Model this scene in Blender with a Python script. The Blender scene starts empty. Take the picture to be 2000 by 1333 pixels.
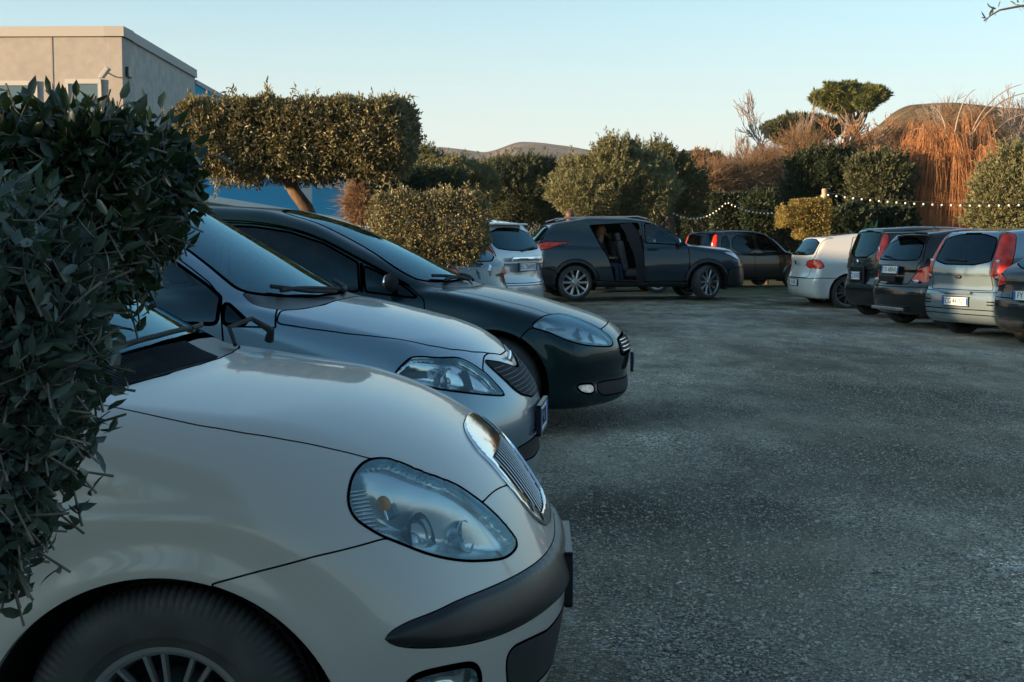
import bpy, bmesh, math, random
import numpy as np
from mathutils import Vector, Matrix
random.seed(7); RNG = np.random.default_rng(7)
sc = bpy.context.scene; col = sc.collection
R = math.radians
# ---- camera -------------------------------------------------------------
_cam = bpy.data.cameras.new('camera'); cam = bpy.data.objects.new('camera', _cam); col.objects.link(cam); sc.camera = cam
cam.location = (0, 0, 1.25); cam.rotation_euler = (R(90)-math.atan((666.5-472.)/2600.), 0, 0)
_cam.sensor_width = 36; _cam.lens = 36*2600/2000.; _cam.clip_start = .05; _cam.clip_end = 20000
# ---- sky, sun, exposure -------------------------------------------------
SUN_EL = 5.5; SUN = Vector((-.93, -.37, 0)).normalized()      # horizontal direction towards the sun
world = bpy.data.worlds.new('World'); sc.world = world; world.use_nodes = True
_n = world.node_tree.nodes; _l = world.node_tree.links
sky = _n.new('ShaderNodeTexSky'); sky.sky_type = 'NISHITA'; sky.sun_disc = False
sky.sun_elevation = R(SUN_EL); sky.sun_rotation = math.atan2(SUN.x, SUN.y); sky.air_density = 1.0; sky.dust_density = 1.2; sky.ozone_density = 2.0
_hs = _n.new('ShaderNodeHueSaturation'); _hs.inputs['Saturation'].default_value = .85; _l.new(sky.outputs[0], _hs.inputs['Color'])
_mu = _n.new('ShaderNodeMixRGB'); _mu.blend_type = 'MULTIPLY'; _mu.inputs[0].default_value = 1; _mu.inputs[2].default_value = (.74, 1.0, 1.08, 1); _l.new(_hs.outputs[0], _mu.inputs[1])
# the band of bright air low over the horizon
_tc = _n.new('ShaderNodeTexCoord'); _sx = _n.new('ShaderNodeSeparateXYZ'); _l.new(_tc.outputs['Generated'], _sx.inputs[0]); _mr = _n.new('ShaderNodeMapRange'); _mr.interpolation_type = 'SMOOTHSTEP'
_mr.inputs['From Min'].default_value = -.02; _mr.inputs['From Max'].default_value = .26; _mr.inputs['To Min'].default_value = .95; _mr.inputs['To Max'].default_value = 0; _l.new(_sx.outputs['Z'], _mr.inputs['Value'])
_mw = _n.new('ShaderNodeMixRGB'); _mw.inputs[2].default_value = (2.15, 2.30, 2.32, 1); _l.new(_mr.outputs[0], _mw.inputs[0]); _l.new(_mu.outputs[0], _mw.inputs[1])
_l.new(_mw.outputs[0], _n['Background'].inputs[0]); _n['Background'].inputs[1].default_value = .15
_s = bpy.data.lights.new('sun', 'SUN'); sun = bpy.data.objects.new('sun', _s); col.objects.link(sun)
_s.energy = 5.0; _s.angle = R(.5); _s.color = (1.0, .68, .38)
sun.rotation_euler = Vector((-SUN.x*math.cos(R(SUN_EL)), -SUN.y*math.cos(R(SUN_EL)), -math.sin(R(SUN_EL)))).to_track_quat('-Z', 'Y').to_euler()
sc.view_settings.view_transform = 'Standard'; sc.view_settings.look = 'None'; sc.view_settings.exposure = 1.45; sc.view_settings.gamma = 1
sc.render.engine = 'CYCLES'
# ---- helpers ------------------------------------------------------------
def tag(o, label=None, cat=None, group=None, kind=None):
    if label: o['label'] = label
    if cat: o['category'] = cat
    if group: o['group'] = group
    if kind: o['kind'] = kind
    return o
def empty(name, loc=(0, 0, 0), rz=0, parent=None):
    o = bpy.data.objects.new(name, None); col.objects.link(o); o.location = loc; o.rotation_euler = (0, 0, rz); o.parent = parent; o.empty_display_size = .1
    return o
def mobj(name, V, F, m, parent=None, smooth=True, N=None, fm=None):
    """one mesh object from numpy vertices and an (n,3) / (n,4) face array (or a list of them)"""
    V = np.asarray(V, float); me = bpy.data.meshes.new(name)
    Fs = F if isinstance(F, list) else [F]
    Fs = [np.asarray(f, int) for f in Fs if len(f)]
    nl = sum(f.size for f in Fs); npoly = sum(len(f) for f in Fs)
    me.vertices.add(len(V)); me.vertices.foreach_set('co', V.astype(np.float32).ravel())
    me.loops.add(nl); me.loops.foreach_set('vertex_index', np.concatenate([f.ravel() for f in Fs]).astype(np.int32))
    me.polygons.add(npoly); st = []; a = 0
    for f in Fs: st.append(a+np.arange(len(f))*f.shape[1]); a += f.size
    me.polygons.foreach_set('loop_start', np.concatenate(st).astype(np.int32))
    me.polygons.foreach_set('use_smooth', np.full(npoly, smooth, bool))
    ms = m if isinstance(m, (list, tuple)) else [m]
    for q in ms: me.materials.append(q)
    if fm is not None: me.polygons.foreach_set('material_index', np.asarray(fm, np.int32))
    me.update(calc_edges=True)
    if N is not None: me.normals_split_custom_set_from_vertices(np.asarray(N, float).tolist())
    o = bpy.data.objects.new(name, me); col.objects.link(o); o.parent = parent
    return o
class MB:
    """collects simple shapes into one mesh"""
    def __init__(s): s.V = []; s.F3 = []; s.F4 = []; s.n = 0
    def add(s, V, F):
        F = np.asarray(F, int); (s.F3 if F.shape[1] == 3 else s.F4).append(F+s.n); s.V.append(np.asarray(V, float)); s.n += len(V)
    def box(s, c, d, r=0., M=None):
        bm = bmesh.new(); bmesh.ops.create_cube(bm, size=1)
        for v in bm.verts: v.co = Vector((v.co.x*d[0], v.co.y*d[1], v.co.z*d[2]))
        if r > 0: bmesh.ops.bevel(bm, geom=bm.edges[:], offset=r, segments=2, affect='EDGES', profile=.6)
        bmesh.ops.triangulate(bm, faces=bm.faces[:]); bm.verts.ensure_lookup_table()
        V = [(M @ v.co if M else v.co)+Vector(c) for v in bm.verts]; F = [[v.index for v in f.verts] for f in bm.faces]; bm.free(); s.add(V, F)
    def tube(s, pts, r, n=6, cap=True):
        P = np.asarray(pts, float); r = np.broadcast_to(np.asarray(r, float), (len(P),)); D = np.gradient(P, axis=0); D /= np.maximum(np.linalg.norm(D, axis=1), 1e-9)[:, None]
        u = np.cross(D[0], [0, 0, 1.]);
        if np.linalg.norm(u) < .1: u = np.cross(D[0], [1., 0, 0])
        rings = []
        for i in range(len(P)):
            u = u-D[i]*u.dot(D[i]); u /= np.linalg.norm(u); w = np.cross(D[i], u); a = np.arange(n)*2*math.pi/n
            rings.append(P[i]+r[i]*(np.cos(a)[:, None]*u+np.sin(a)[:, None]*w))
        V = np.concatenate(rings); F = []
        for i in range(len(P)-1):
            for j in range(n): F.append([i*n+j, i*n+(j+1) % n, (i+1)*n+(j+1) % n, (i+1)*n+j])
        s.add(V, F)
        if cap:
            for k, rg in ((0, rings[0]), (1, rings[-1])):
                V = np.concatenate([rg, rg.mean(0)[None]]); s.add(V, [[j, (j+1) % n, n] if k else [(j+1) % n, j, n] for j in range(n)])
    def lathe(s, prof, n=48, axis='y', c=(0, 0, 0), close=False, mod=None):
        """prof: list of (radius, position along axis)"""
        p = np.asarray(prof, float); a = np.arange(n)*2*math.pi/n; V = []
        for r, t in p:
            rr = np.full(n, r)
            if mod is not None: rr = mod(rr, t, a)
            if axis == 'y': V.append(np.stack([rr*np.cos(a), np.full(n, t), rr*np.sin(a)], 1))
            elif axis == 'x': V.append(np.stack([np.full(n, t), rr*np.cos(a), rr*np.sin(a)], 1))
            else: V.append(np.stack([rr*np.cos(a), rr*np.sin(a), np.full(n, t)], 1))
        m = len(p); F = []
        for i in range(m if close else m-1):
            k = (i+1) % m
            for j in range(n): F.append([i*n+j, i*n+(j+1) % n, k*n+(j+1) % n, k*n+j])
        s.add(np.concatenate(V)+np.array(c), F)
    def ball(s, c, r, n=12, m=8):
        r = np.broadcast_to(np.asarray(r, float), (3,)); V = [];
        for i in range(m+1):
            t = math.pi*i/m
            for j in range(n): V.append([c[0]+r[0]*math.sin(t)*math.cos(2*math.pi*j/n), c[1]+r[1]*math.sin(t)*math.sin(2*math.pi*j/n), c[2]+r[2]*math.cos(t)])
        F = [[i*n+j, i*n+(j+1) % n, (i+1)*n+(j+1) % n, (i+1)*n+j] for i in range(m) for j in range(n)]
        s.add(V, F)
    def prism(s, poly, a, b, axis='y'):
        """extrude a 2d outline between a and b along an axis; outline given in the two other axes"""
        n = len(poly)
        def mk(p, t): return {'y': (p[0], t, p[1]), 'x': (t, p[0], p[1]), 'z': (p[0], p[1], t)}[axis]
        V = [mk(p, a) for p in poly]+[mk(p, b) for p in poly]
        s.add(V, [[i, (i+1) % n, n+(i+1) % n, n+i] for i in range(n)])
        bm = bmesh.new(); vs = [bm.verts.new((p[0], p[1], 0)) for p in poly]; f = bm.faces.new(vs); r = bmesh.ops.triangulate(bm, faces=[f]); bm.verts.index_update()
        T = [[v.index for v in g.verts] for g in bm.faces]; bm.free()
        s.add(V, T); s.add(V, [[t[0]+n, t[2]+n, t[1]+n] for t in T])
    def build(s, name, m, parent=None, smooth=False, **k):
        V = np.concatenate(s.V); F = []
        if s.F4: F.append(np.concatenate(s.F4))
        if s.F3: F.append(np.concatenate(s.F3))
        return mobj(name, V, F, m, parent, smooth, **k)
# ---- materials ----------------------------------------------------------
def mat(name, c, rough=.5, metal=0., coat=0., spec=.5, var=0., vs=4., bump=0., bs=60., c2=None, coatr=.05, sheen=0., trans=None, obj=True, dark_back=False):
    m = bpy.data.materials.new(name); m.use_nodes = True; nt = m.node_tree; n = nt.nodes; l = nt.links; p = n['Principled BSDF']
    p.inputs['Base Color'].default_value = (*c, 1); p.inputs['Roughness'].default_value = rough; p.inputs['Metallic'].default_value = metal
    p.inputs['Coat Weight'].default_value = coat; p.inputs['Coat Roughness'].default_value = coatr; p.inputs['Specular IOR Level'].default_value = spec
    tc = n.new('ShaderNodeTexCoord')
    if var > 0 or c2:
        t = n.new('ShaderNodeTexNoise'); t.inputs['Scale'].default_value = vs; t.inputs['Detail'].default_value = 6; l.new(tc.outputs['Object'], t.inputs['Vector'])
        r = n.new('ShaderNodeValToRGB'); l.new(t.outputs['Fac'], r.inputs[0]); r.color_ramp.elements[0].position = .35; r.color_ramp.elements[1].position = .65
        a = c2 if c2 else tuple(q*(1-var) for q in c); b = c if c2 else tuple(min(1, q*(1+var)) for q in c)
        r.color_ramp.elements[0].color = (*a, 1); r.color_ramp.elements[1].color = (*b, 1); l.new(r.outputs[0], p.inputs['Base Color'])
    if bump > 0:
        t = n.new('ShaderNodeTexNoise'); t.inputs['Scale'].default_value = bs; t.inputs['Detail'].default_value = 4; l.new(tc.outputs['Object'], t.inputs['Vector'])
        bp = n.new('ShaderNodeBump'); bp.inputs['Strength'].default_value = bump; bp.inputs['Distance'].default_value = .01; l.new(t.outputs['Fac'], bp.inputs['Height']); l.new(bp.outputs[0], p.inputs['Normal'])
    out = n['Material Output']; last = p.outputs[0]
    if trans:
        tr = n.new('ShaderNodeBsdfTranslucent'); tr.inputs[0].default_value = (*trans, 1); mx = n.new('ShaderNodeMixShader'); mx.inputs[0].default_value = .3
        l.new(last, mx.inputs[1]); l.new(tr.outputs[0], mx.inputs[2]); last = mx.outputs[0]; l.new(last, out.inputs[0])
    if dark_back:
        g = n.new('ShaderNodeNewGeometry'); d = n.new('ShaderNodeBsdfDiffuse'); d.inputs[0].default_value = (.03, .03, .032, 1); mx = n.new('ShaderNodeMixShader')
        l.new(g.outputs['Backfacing'], mx.inputs[0]); l.new(last, mx.inputs[1]); l.new(d.outputs[0], mx.inputs[2]); l.new(mx.outputs[0], out.inputs[0])
    return m
def paint(name, c, metal=.3, rough=.35, dust=.25, coat=1., spec=.5):
    """car paint: coloured base with a clear coat and a thin uneven film of road dust"""
    m = mat(name, c, rough, metal, coat, spec, coatr=.03, dark_back=True); nt = m.node_tree; n = nt.nodes; l = nt.links; p = n['Principled BSDF']
    tc = n.new('ShaderNodeTexCoord'); t = n.new('ShaderNodeTexNoise'); t.inputs['Scale'].default_value = 3; t.inputs['Detail'].default_value = 9; t.inputs['Roughness'].default_value = .65; l.new(tc.outputs['Object'], t.inputs['Vector'])
    sx = n.new('ShaderNodeSeparateXYZ'); l.new(tc.outputs['Object'], sx.inputs[0])
    mr = n.new('ShaderNodeMapRange'); mr.inputs['From Min'].default_value = .9; mr.inputs['From Max'].default_value = .2; mr.inputs['To Min'].default_value = .25; mr.inputs['To Max'].default_value = 1.; l.new(sx.outputs['Z'], mr.inputs['Value'])
    mu = n.new('ShaderNodeMath'); mu.operation = 'MULTIPLY'; l.new(t.outputs['Fac'], mu.inputs[0]); l.new(mr.outputs[0], mu.inputs[1])
    m2 = n.new('ShaderNodeMath'); m2.operation = 'MULTIPLY'; m2.inputs[1].default_value = dust; l.new(mu.outputs[0], m2.inputs[0])
    mx = n.new('ShaderNodeMixRGB'); mx.inputs[1].default_value = (*c, 1); mx.inputs[2].default_value = (.22, .20, .17, 1); l.new(m2.outputs[0], mx.inputs[0]); l.new(mx.outputs[0], p.inputs['Base Color'])
    m3 = n.new('ShaderNodeMath'); m3.operation = 'MULTIPLY_ADD'; m3.inputs[1].default_value = .40*dust; m3.inputs[2].default_value = .02; l.new(mu.outputs[0], m3.inputs[0]); l.new(m3.outputs[0], p.inputs['Coat Roughness'])
    # small specks
    v = n.new('ShaderNodeTexNoise'); v.inputs['Scale'].default_value = 90; v.inputs['Detail'].default_value = 2; l.new(tc.outputs['Object'], v.inputs['Vector'])
    bp = n.new('ShaderNodeBump'); bp.inputs['Strength'].default_value = .03; bp.inputs['Distance'].default_value = .002; l.new(v.outputs['Fac'], bp.inputs['Height']); l.new(bp.outputs[0], p.inputs['Normal'])
    return m
def glassmat(name, tint, ior=1.5, haze=0., hc=(.5, .5, .5), rough=.0):
    m = bpy.data.materials.new(name); m.use_nodes = True; nt = m.node_tree; n = nt.nodes; l = nt.links; n.remove(n['Principled BSDF']); out = n['Material Output']
    tr = n.new('ShaderNodeBsdfTransparent'); tr.inputs[0].default_value = (*tint, 1); gl = n.new('ShaderNodeBsdfGlossy'); gl.inputs['Roughness'].default_value = rough; gl.inputs[0].default_value = (.52, .84, .96, 1)
    fr = n.new('ShaderNodeFresnel'); fr.inputs[0].default_value = ior; base = tr.outputs[0]
    if haze > 0:
        d = n.new('ShaderNodeBsdfDiffuse'); d.inputs[0].default_value = (*hc, 1); mh = n.new('ShaderNodeMixShader'); l.new(base, mh.inputs[1]); l.new(d.outputs[0], mh.inputs[2]); base = mh.outputs[0]
        tc = n.new('ShaderNodeTexCoord'); t = n.new('ShaderNodeTexNoise'); t.inputs['Scale'].default_value = 9; t.inputs['Detail'].default_value = 5; l.new(tc.outputs['Object'], t.inputs['Vector'])
        mr = n.new('ShaderNodeMapRange'); mr.inputs['From Min'].default_value = .3; mr.inputs['From Max'].default_value = .75; mr.inputs['To Min'].default_value = haze*.4; mr.inputs['To Max'].default_value = haze*1.6; l.new(t.outputs['Fac'], mr.inputs['Value']); l.new(mr.outputs[0], mh.inputs[0])
    mx = n.new('ShaderNodeMixShader'); l.new(fr.outputs[0], mx.inputs[0]); l.new(base, mx.inputs[1]); l.new(gl.outputs[0], mx.inputs[2]); l.new(mx.outputs[0], out.inputs[0])
    return m
M = {}
M['rubber'] = mat('tyre_rubber', (.032, .033, .033), .62, var=.3, vs=12, bump=.08, bs=150)
M['plastic'] = mat('black_plastic', (.010, .011, .012), .32, spec=.35, var=.3, vs=9, bump=.08, bs=400)
M['seam'] = mat('seam_black', (.006, .006, .007), .8)
M['chrome'] = mat('chrome', (.82, .84, .86), .06, 1.)
M['reflector'] = mat('reflector', (.62, .66, .68), .16, 1.)
M['alloy'] = mat('alloy', (.42, .43, .44), .3, .9, var=.15, vs=8)
M['darkalloy'] = mat('dark_metal', (.04, .04, .045), .5, .6)
M['glass'] = glassmat('window_glass', (.38, .50, .52), 1.65, .02, (.3, .33, .34))
M['tint'] = glassmat('tinted_glass', (.05, .08, .09), 1.42, .006, (.2, .22, .23))
M['lens'] = glassmat('lamp_lens', (.88, .92, .92), 1.45, .07, (.45, .50, .50))
M['fog'] = glassmat('hazy_lens', (.86, .90, .90), 1.42, .10, (.34, .38, .38), .02)
M['amber'] = mat('amber_plastic', (.80, .26, .03), .25, coat=.5)
M['red'] = mat('red_lamp', (.55, .022, .006), .3, coat=.25, var=.35, vs=14)
M['orange'] = mat('orange_lamp', (.75, .09, .015), .2, coat=1.)
M['whitelamp'] = mat('clear_lamp', (.55, .58, .58), .15, .3, coat=1., var=.3, vs=40)
M['seat'] = mat('seat_fabric', (.07, .075, .08), .9, var=.3)
M['beige'] = mat('seat_beige', (.22, .21, .19), .9, var=.2)
M['dash'] = mat('dashboard', (.02, .021, .022), .6)
M['plate'] = mat('plate_white', (.72, .74, .74), .35, var=.06)
M['blue'] = mat('plate_blue', (.015, .10, .40), .35)
M['ink'] = mat('plate_black', (.012, .012, .014), .5)
#GEO-BEGIN
import numpy as np, math
class Tab:
    """piecewise linear control points, gaussian smoothed, cubic evaluated"""
    def __init__(s, pts, sig=.05, step=.005):
        pts = sorted({round(p[0], 4): p[1] for p in pts}.items()); xs = np.array([p[0] for p in pts], float); ys = np.array([p[1] for p in pts], float)
        s.x0 = xs[0]-.6; n = int((xs[-1]+.6-s.x0)/step)+2
        g = s.x0+np.arange(n)*step
        v = np.interp(g, xs, ys)
        if len(xs) > 1:
            a = (ys[1]-ys[0])/(xs[1]-xs[0]); b = (ys[-1]-ys[-2])/(xs[-1]-xs[-2])
            v = np.where(g < xs[0], ys[0]+a*(g-xs[0]), v); v = np.where(g > xs[-1], ys[-1]+b*(g-xs[-1]), v)
        if sig > 0:
            m = int(3*sig/step)+1; k = np.exp(-.5*(np.arange(-m, m+1)*step/sig)**2); k /= k.sum()
            a = v[0]-(v[1]-v[0])*np.arange(m, 0, -1); b = v[-1]+(v[-1]-v[-2])*np.arange(1, m+1)
            v = np.convolve(np.concatenate([a, v, b]), k, 'valid')
        s.v = v; s.n = len(v); s.step = step
        s.d = np.sqrt(1+np.gradient(v, step)**2)
    def __call__(s, x):
        t = np.clip((x-s.x0)/s.step, 1, s.n-3.001); i = t.astype(int); f = t-i; v = s.v
        a, b, c, d = v[i-1], v[i], v[i+1], v[i+2]
        return b+.5*f*(c-a+f*(2*a-5*b+4*c-d+f*(3*(b-c)+d-a)))
    def nrm(s, x):
        t = np.clip((x-s.x0)/s.step, 1, s.n-3.001); i = t.astype(int); f = t-i
        return s.d[i]*(1-f)+s.d[i+1]*f
def smax(a, b, k): return np.maximum(a, b)+np.maximum(k-np.abs(a-b), 0)**2/(4*k)
def smin(a, b, k): return -smax(-a, -b, k)
class Body:
    """car body as a smooth solid. s = distance behind the nose, y across, z up"""
    def __init__(b, c):
        b.c = c; b.W = c['W']; b.L = c['L']
        b.top = Tab(c['top'], c.get('top_s', .06)); b.crown = Tab(c['crown'], .1)
        b.front = Tab(c['front'], c.get('front_s', .04)); b.rear = Tab(c['rear'], c.get('rear_s', .04))
        b.sz = Tab(c['sz'], .05); b.sx = Tab(c['sx'], .15)
        b.gt = Tab(c['gtop'], c.get('gtop_s', .07)); b.gs = Tab(c['gside'], .06); b.gx = Tab(c['gx'], .15)
        b.gr = Tab(c['grear'], .05)
        b.ks = Tab(c.get('ks', [(0, .12), (1, .12)]), .1)
    def F(b, P):
        c = b.c; s = P[:, 0]; a = np.sqrt(P[:, 1]**2+1e-6); z = P[:, 2]; W = b.W
        q = a/W
        gt = (z-b.top(s)+b.crown(s)*q**c.get('cp', 2.2))/b.top.nrm(s)
        w = W*b.sz(z)*b.sx(s)
        for (ws, wz, R) in c['arch']:
            r = np.sqrt((s-ws)**2+(z-wz)**2)
            w = w+c.get('flare', .012)*np.exp(-((r-R)/.045)**2)
        for (s0, s1, zz, am, wd, sl) in c.get('crease', []):
            m = 1/(1+np.exp(-(s-s0)/.06))/(1+np.exp((s-s1)/.06)); zc = zz+sl*(s-s0)
            w = w+am*m*np.tanh((zc-z)/wd)*np.exp(-((z-zc)/(.16))**2)
        gs = a-w
        fa, fp = c['fr']; ra, rp = c['rr']
        gf = (b.front(z)+fa*q**fp-s)/b.front.nrm(z)
        gr = (s-b.rear(z)+ra*q**rp)/b.rear.nrm(z)
        kf = c.get('kf', .12)
        low = smax(gt, gs, b.ks(s)); low = smax(low, gf, kf); low = smax(low, gr, c.get('kr', .1))
        low = smax(low, c['zb']-z, .06)
        gg = (z-b.gt(s-c['cw']*a*a)+c['gcrown']*q**2.5)/b.gt.nrm(s-c['cw']*a*a)
        g2 = a-b.gs(z)*b.gx(s)
        g3 = (s-b.gr(z)+c.get('grr', .12)*q**2.5)/b.gr.nrm(z)
        gh = smax(smax(gg, g2, c.get('kroof', .12)), g3, .08)
        gh = smax(smax(gh, c.get('gcut', .45)-z, .02), c.get('g0', .6)-s, .02)
        r = smin(low, gh, c.get('kg', .02))
        for m in c.get('mods', []): r = m(r, s, a, z, P)
        return r
    def grad(b, P, e=.0015):
        G = np.empty_like(P)
        for i in range(3):
            d = np.zeros(3); d[i] = e
            G[:, i] = (b.F(P+d)-b.F(P-d))/(2*e)
        return G
    def proj(b, P, it=4):
        for _ in range(it):
            g = b.grad(P); f = b.F(P); st = f/np.maximum((g*g).sum(1), .05)
            P = P-np.clip(st, -.02, .02)[:, None]*g
        return P
    def nor(b, P):
        g = b.grad(P); return g/np.maximum(np.linalg.norm(g, axis=1), 1e-9)[:, None]
    def cast(b, O, D, tmax=3., n=700):
        """first hit of rays O+tD with the surface; nan where missed"""
        O = np.atleast_2d(O).astype(float); D = np.atleast_2d(D).astype(float); D = D/np.linalg.norm(D, axis=1)[:, None]
        ts = np.linspace(0, tmax, n); t0 = np.full(len(O), np.nan)
        prev = b.F(O); done = np.zeros(len(O), bool)
        for i in range(1, n):
            if done.all(): break
            m = np.where(~done)[0]; f = b.F(O[m]+ts[i]*D[m]); hit = (f < 0) & (prev[m] > 0)
            h = m[hit]; t0[h] = ts[i-1]; done[h] = True; prev[m] = f
        ok = ~np.isnan(t0); lo = t0[ok]; hi = lo+ts[1]
        for _ in range(22):
            mid = (lo+hi)/2; f = b.F(O[ok]+mid[:, None]*D[ok]); lo = np.where(f > 0, mid, lo); hi = np.where(f > 0, hi, mid)
        t0[ok] = lo
        return O+t0[:, None]*D
    def mesh(b, h):
        lo = np.array([-.12, -b.W-.08, b.c['zb']-.06]); hi = np.array([b.L+.1, b.W+.08, b.c['H']+.06])
        n4 = np.ceil((hi-lo)/(4*h)).astype(int)+1
        def grid(n, st):
            A = [lo[i]+np.arange(n[i])*st for i in range(3)]
            return np.stack(np.meshgrid(*A, indexing='ij'), -1).reshape(-1, 3)
        Fc = b.F(grid(n4, 4*h)).reshape(n4)
        n = (n4-1)*4
        near = np.abs(Fc) < 4*h*1.9
        for ax in range(3):
            ns = near.copy(); sl = [slice(None)]*3; sr = [slice(None)]*3; sl[ax] = slice(1, None); sr[ax] = slice(None, -1)
            ns[tuple(sl)] |= near[tuple(sr)]; ns[tuple(sr)] |= near[tuple(sl)]; near = ns
        up = lambda A: np.repeat(np.repeat(np.repeat(A[:-1, :-1, :-1], 4, 0), 4, 1), 4, 2)
        Ff = up(Fc).copy(); M = up(near)
        idx = np.argwhere(M); Ff[M] = b.F(lo+idx*h)
        S = Ff < 0
        c = S[:-1, :-1, :-1].astype(np.int8)
        cnt = np.zeros_like(c)
        for i in (0, 1):
            for j in (0, 1):
                for k in (0, 1):
                    cnt += S[i:S.shape[0]-1+i, j:S.shape[1]-1+j, k:S.shape[2]-1+k]
        act = (cnt > 0) & (cnt < 8)
        cid = np.full(act.shape, -1); ai = np.argwhere(act); cid[act] = np.arange(len(ai))
        acc = np.zeros((len(ai), 3)); num = np.zeros(len(ai))
        for ax in range(3):
            o = [a for a in range(3) if a != ax]
            for p in (0, 1):
                for q in (0, 1):
                    i0 = ai.copy(); i0[:, o[0]] += p; i0[:, o[1]] += q; i1 = i0.copy(); i1[:, ax] += 1
                    f0 = Ff[tuple(i0.T)]; f1 = Ff[tuple(i1.T)]; x = (f0 < 0) != (f1 < 0)
                    t = np.where(x, f0/np.where(x, f0-f1, 1), 0); pt = i0.astype(float); pt[:, ax] += t
                    acc += pt*x[:, None]; num += x
        V = lo+h*acc/num[:, None]
        Q = []
        for ax in range(3):
            o = [(ax+1) % 3, (ax+2) % 3]
            sl = [slice(1, -1)]*3; sl[ax] = slice(0, -1)
            s1 = list(sl); s1[ax] = slice(1, None)
            A = S[tuple(sl)]; B = S[tuple(s1)]
            for flip, m in ((0, A & ~B), (1, ~A & B)):
                I = np.argwhere(m); I[:, o[0]] += 1; I[:, o[1]] += 1
                if not len(I): continue
                def C(p, q):
                    J = I.copy(); J[:, o[0]] -= p; J[:, o[1]] -= q; return cid[tuple(J.T)]
                q4 = np.stack([C(1, 1), C(0, 1), C(0, 0), C(1, 0)], 1)
                Q.append(q4[:, ::-1] if flip else q4)
        Q = np.concatenate(Q); Q = Q[(Q >= 0).all(1)]
        V = b.proj(V, 5)
        T = np.concatenate([Q[:, [0, 1, 2]], Q[:, [0, 2, 3]]])
        return V, T
def chaikin(p, n=2, closed=True):
    p = np.array(p, float)
    for _ in range(n):
        if closed:
            q = np.roll(p, -1, 0); p = np.stack([.75*p+.25*q, .25*p+.75*q], 1).reshape(-1, p.shape[1])
        else:
            a, q = p[:-1], p[1:]; m = np.stack([.75*a+.25*q, .25*a+.75*q], 1).reshape(-1, p.shape[1]); p = np.concatenate([p[:1], m, p[-1:]])
    return p
def sdpoly(X, Y, poly):
    """signed distance (negative inside) to closed polygon"""
    d = np.full(X.shape, 1e9); ins = np.zeros(X.shape, bool); n = len(poly)
    for i in range(n):
        x0, y0 = poly[i]; x1, y1 = poly[(i+1) % n]; ex, ey = x1-x0, y1-y0; L = ex*ex+ey*ey+1e-12
        t = np.clip(((X-x0)*ex+(Y-y0)*ey)/L, 0, 1); d = np.minimum(d, (X-x0-t*ex)**2+(Y-y0-t*ey)**2)
        if y0 != y1:
            c = ((y0 > Y) != (y1 > Y)) & (X < x0+(Y-y0)*ex/ey); ins ^= c
    d = np.sqrt(d); return np.where(ins, -d, d)
def pc(P, proj):
    """2d coordinates of points in a projection"""
    if proj == 'side': return P[:, 0], P[:, 2]
    if proj == 'front': return np.abs(P[:, 1]), P[:, 2]
    if proj == 'top': return P[:, 0], np.abs(P[:, 1])
    return P[:, 1], P[:, 2]       # 'full' : signed y
def cut(b, V, T, lab, name, proj, poly, cond, frm=(0,)):
    """cut triangles along an outline; lab gets `name` inside. cond(s,a,z,n)->bool of vertices"""
    poly = np.array(poly, float)
    cen = V[T].mean(1); m = np.isin(lab, frm)
    U, Z = pc(cen, proj); lo = poly.min(0)-.08; hi = poly.max(0)+.08
    m &= (U > lo[0]) & (U < hi[0]) & (Z > lo[1]) & (Z < hi[1])
    ii = np.where(m)[0]
    if len(ii):
        cc = cen[ii]; ok = cond(cc[:, 0], np.abs(cc[:, 1]), cc[:, 2], b.nor(cc)); ii = ii[ok]
    if not len(ii): return V, T, lab
    tv = T[ii]; vid = np.unique(tv); U, Z = pc(V[vid], proj)
    ph = np.zeros(len(V)); f = sdpoly(U, Z, poly); f[np.abs(f) < 1e-4] = -1e-4; ph[vid] = f
    ft = ph[tv]; neg = ft < 0; k = neg.sum(1)
    lab = lab.copy(); lab[ii[k == 3]] = name
    mx = (k == 1) | (k == 2); im = ii[mx]
    if len(im):
        t = T[im]; ng = neg[mx]; km = k[mx]
        lone = np.where(km == 1, np.argmax(ng, 1), np.argmax(~ng, 1)); r = np.arange(len(t))
        A = t[r, lone]; B = t[r, (lone+1) % 3]; C = t[r, (lone+2) % 3]
        E = np.concatenate([np.stack([A, B], 1), np.stack([A, C], 1)]); Es = np.sort(E, 1)
        u, inv = np.unique(Es, axis=0, return_inverse=True); inv = inv.reshape(-1)
        f0, f1 = ph[u[:, 0]], ph[u[:, 1]]; w = (f0/(f0-f1))[:, None]
        NV = b.proj(V[u[:, 0]]*(1-w)+V[u[:, 1]]*w, 2); base = len(V); V = np.concatenate([V, NV])
        ab = base+inv[:len(t)]; ac = base+inv[len(t):]
        t1 = np.stack([A, ab, ac], 1); t2 = np.stack([ab, B, C], 1); t3 = np.stack([ab, C, ac], 1)
        old = lab[im].copy(); isin = km == 1
        T = T.copy(); T[im] = t1; lab[im] = np.where(isin, name, old); o2 = np.where(isin, old, name)
        T = np.concatenate([T, t2, t3]); lab = np.concatenate([lab, o2, o2])
    return V, T, lab
CAMZ = 1.25; FPX = 2600.; HOR = 472.; PITCH = math.atan((666.5-HOR)/FPX)
def ray(u, v):
    dx = (u-1000)/FPX; dy = (666.5-v)/FPX; c, s = math.cos(PITCH), math.sin(PITCH)
    return np.array([dx, c+dy*s, -s+dy*c])
def pix(p):
    c, s = math.cos(PITCH), math.sin(PITCH); x, y, z = p[0], p[1], p[2]-CAMZ
    f = y*c-z*s; up = y*s+z*c
    return 1000+FPX*x/f, 666.5-FPX*up/f
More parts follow.
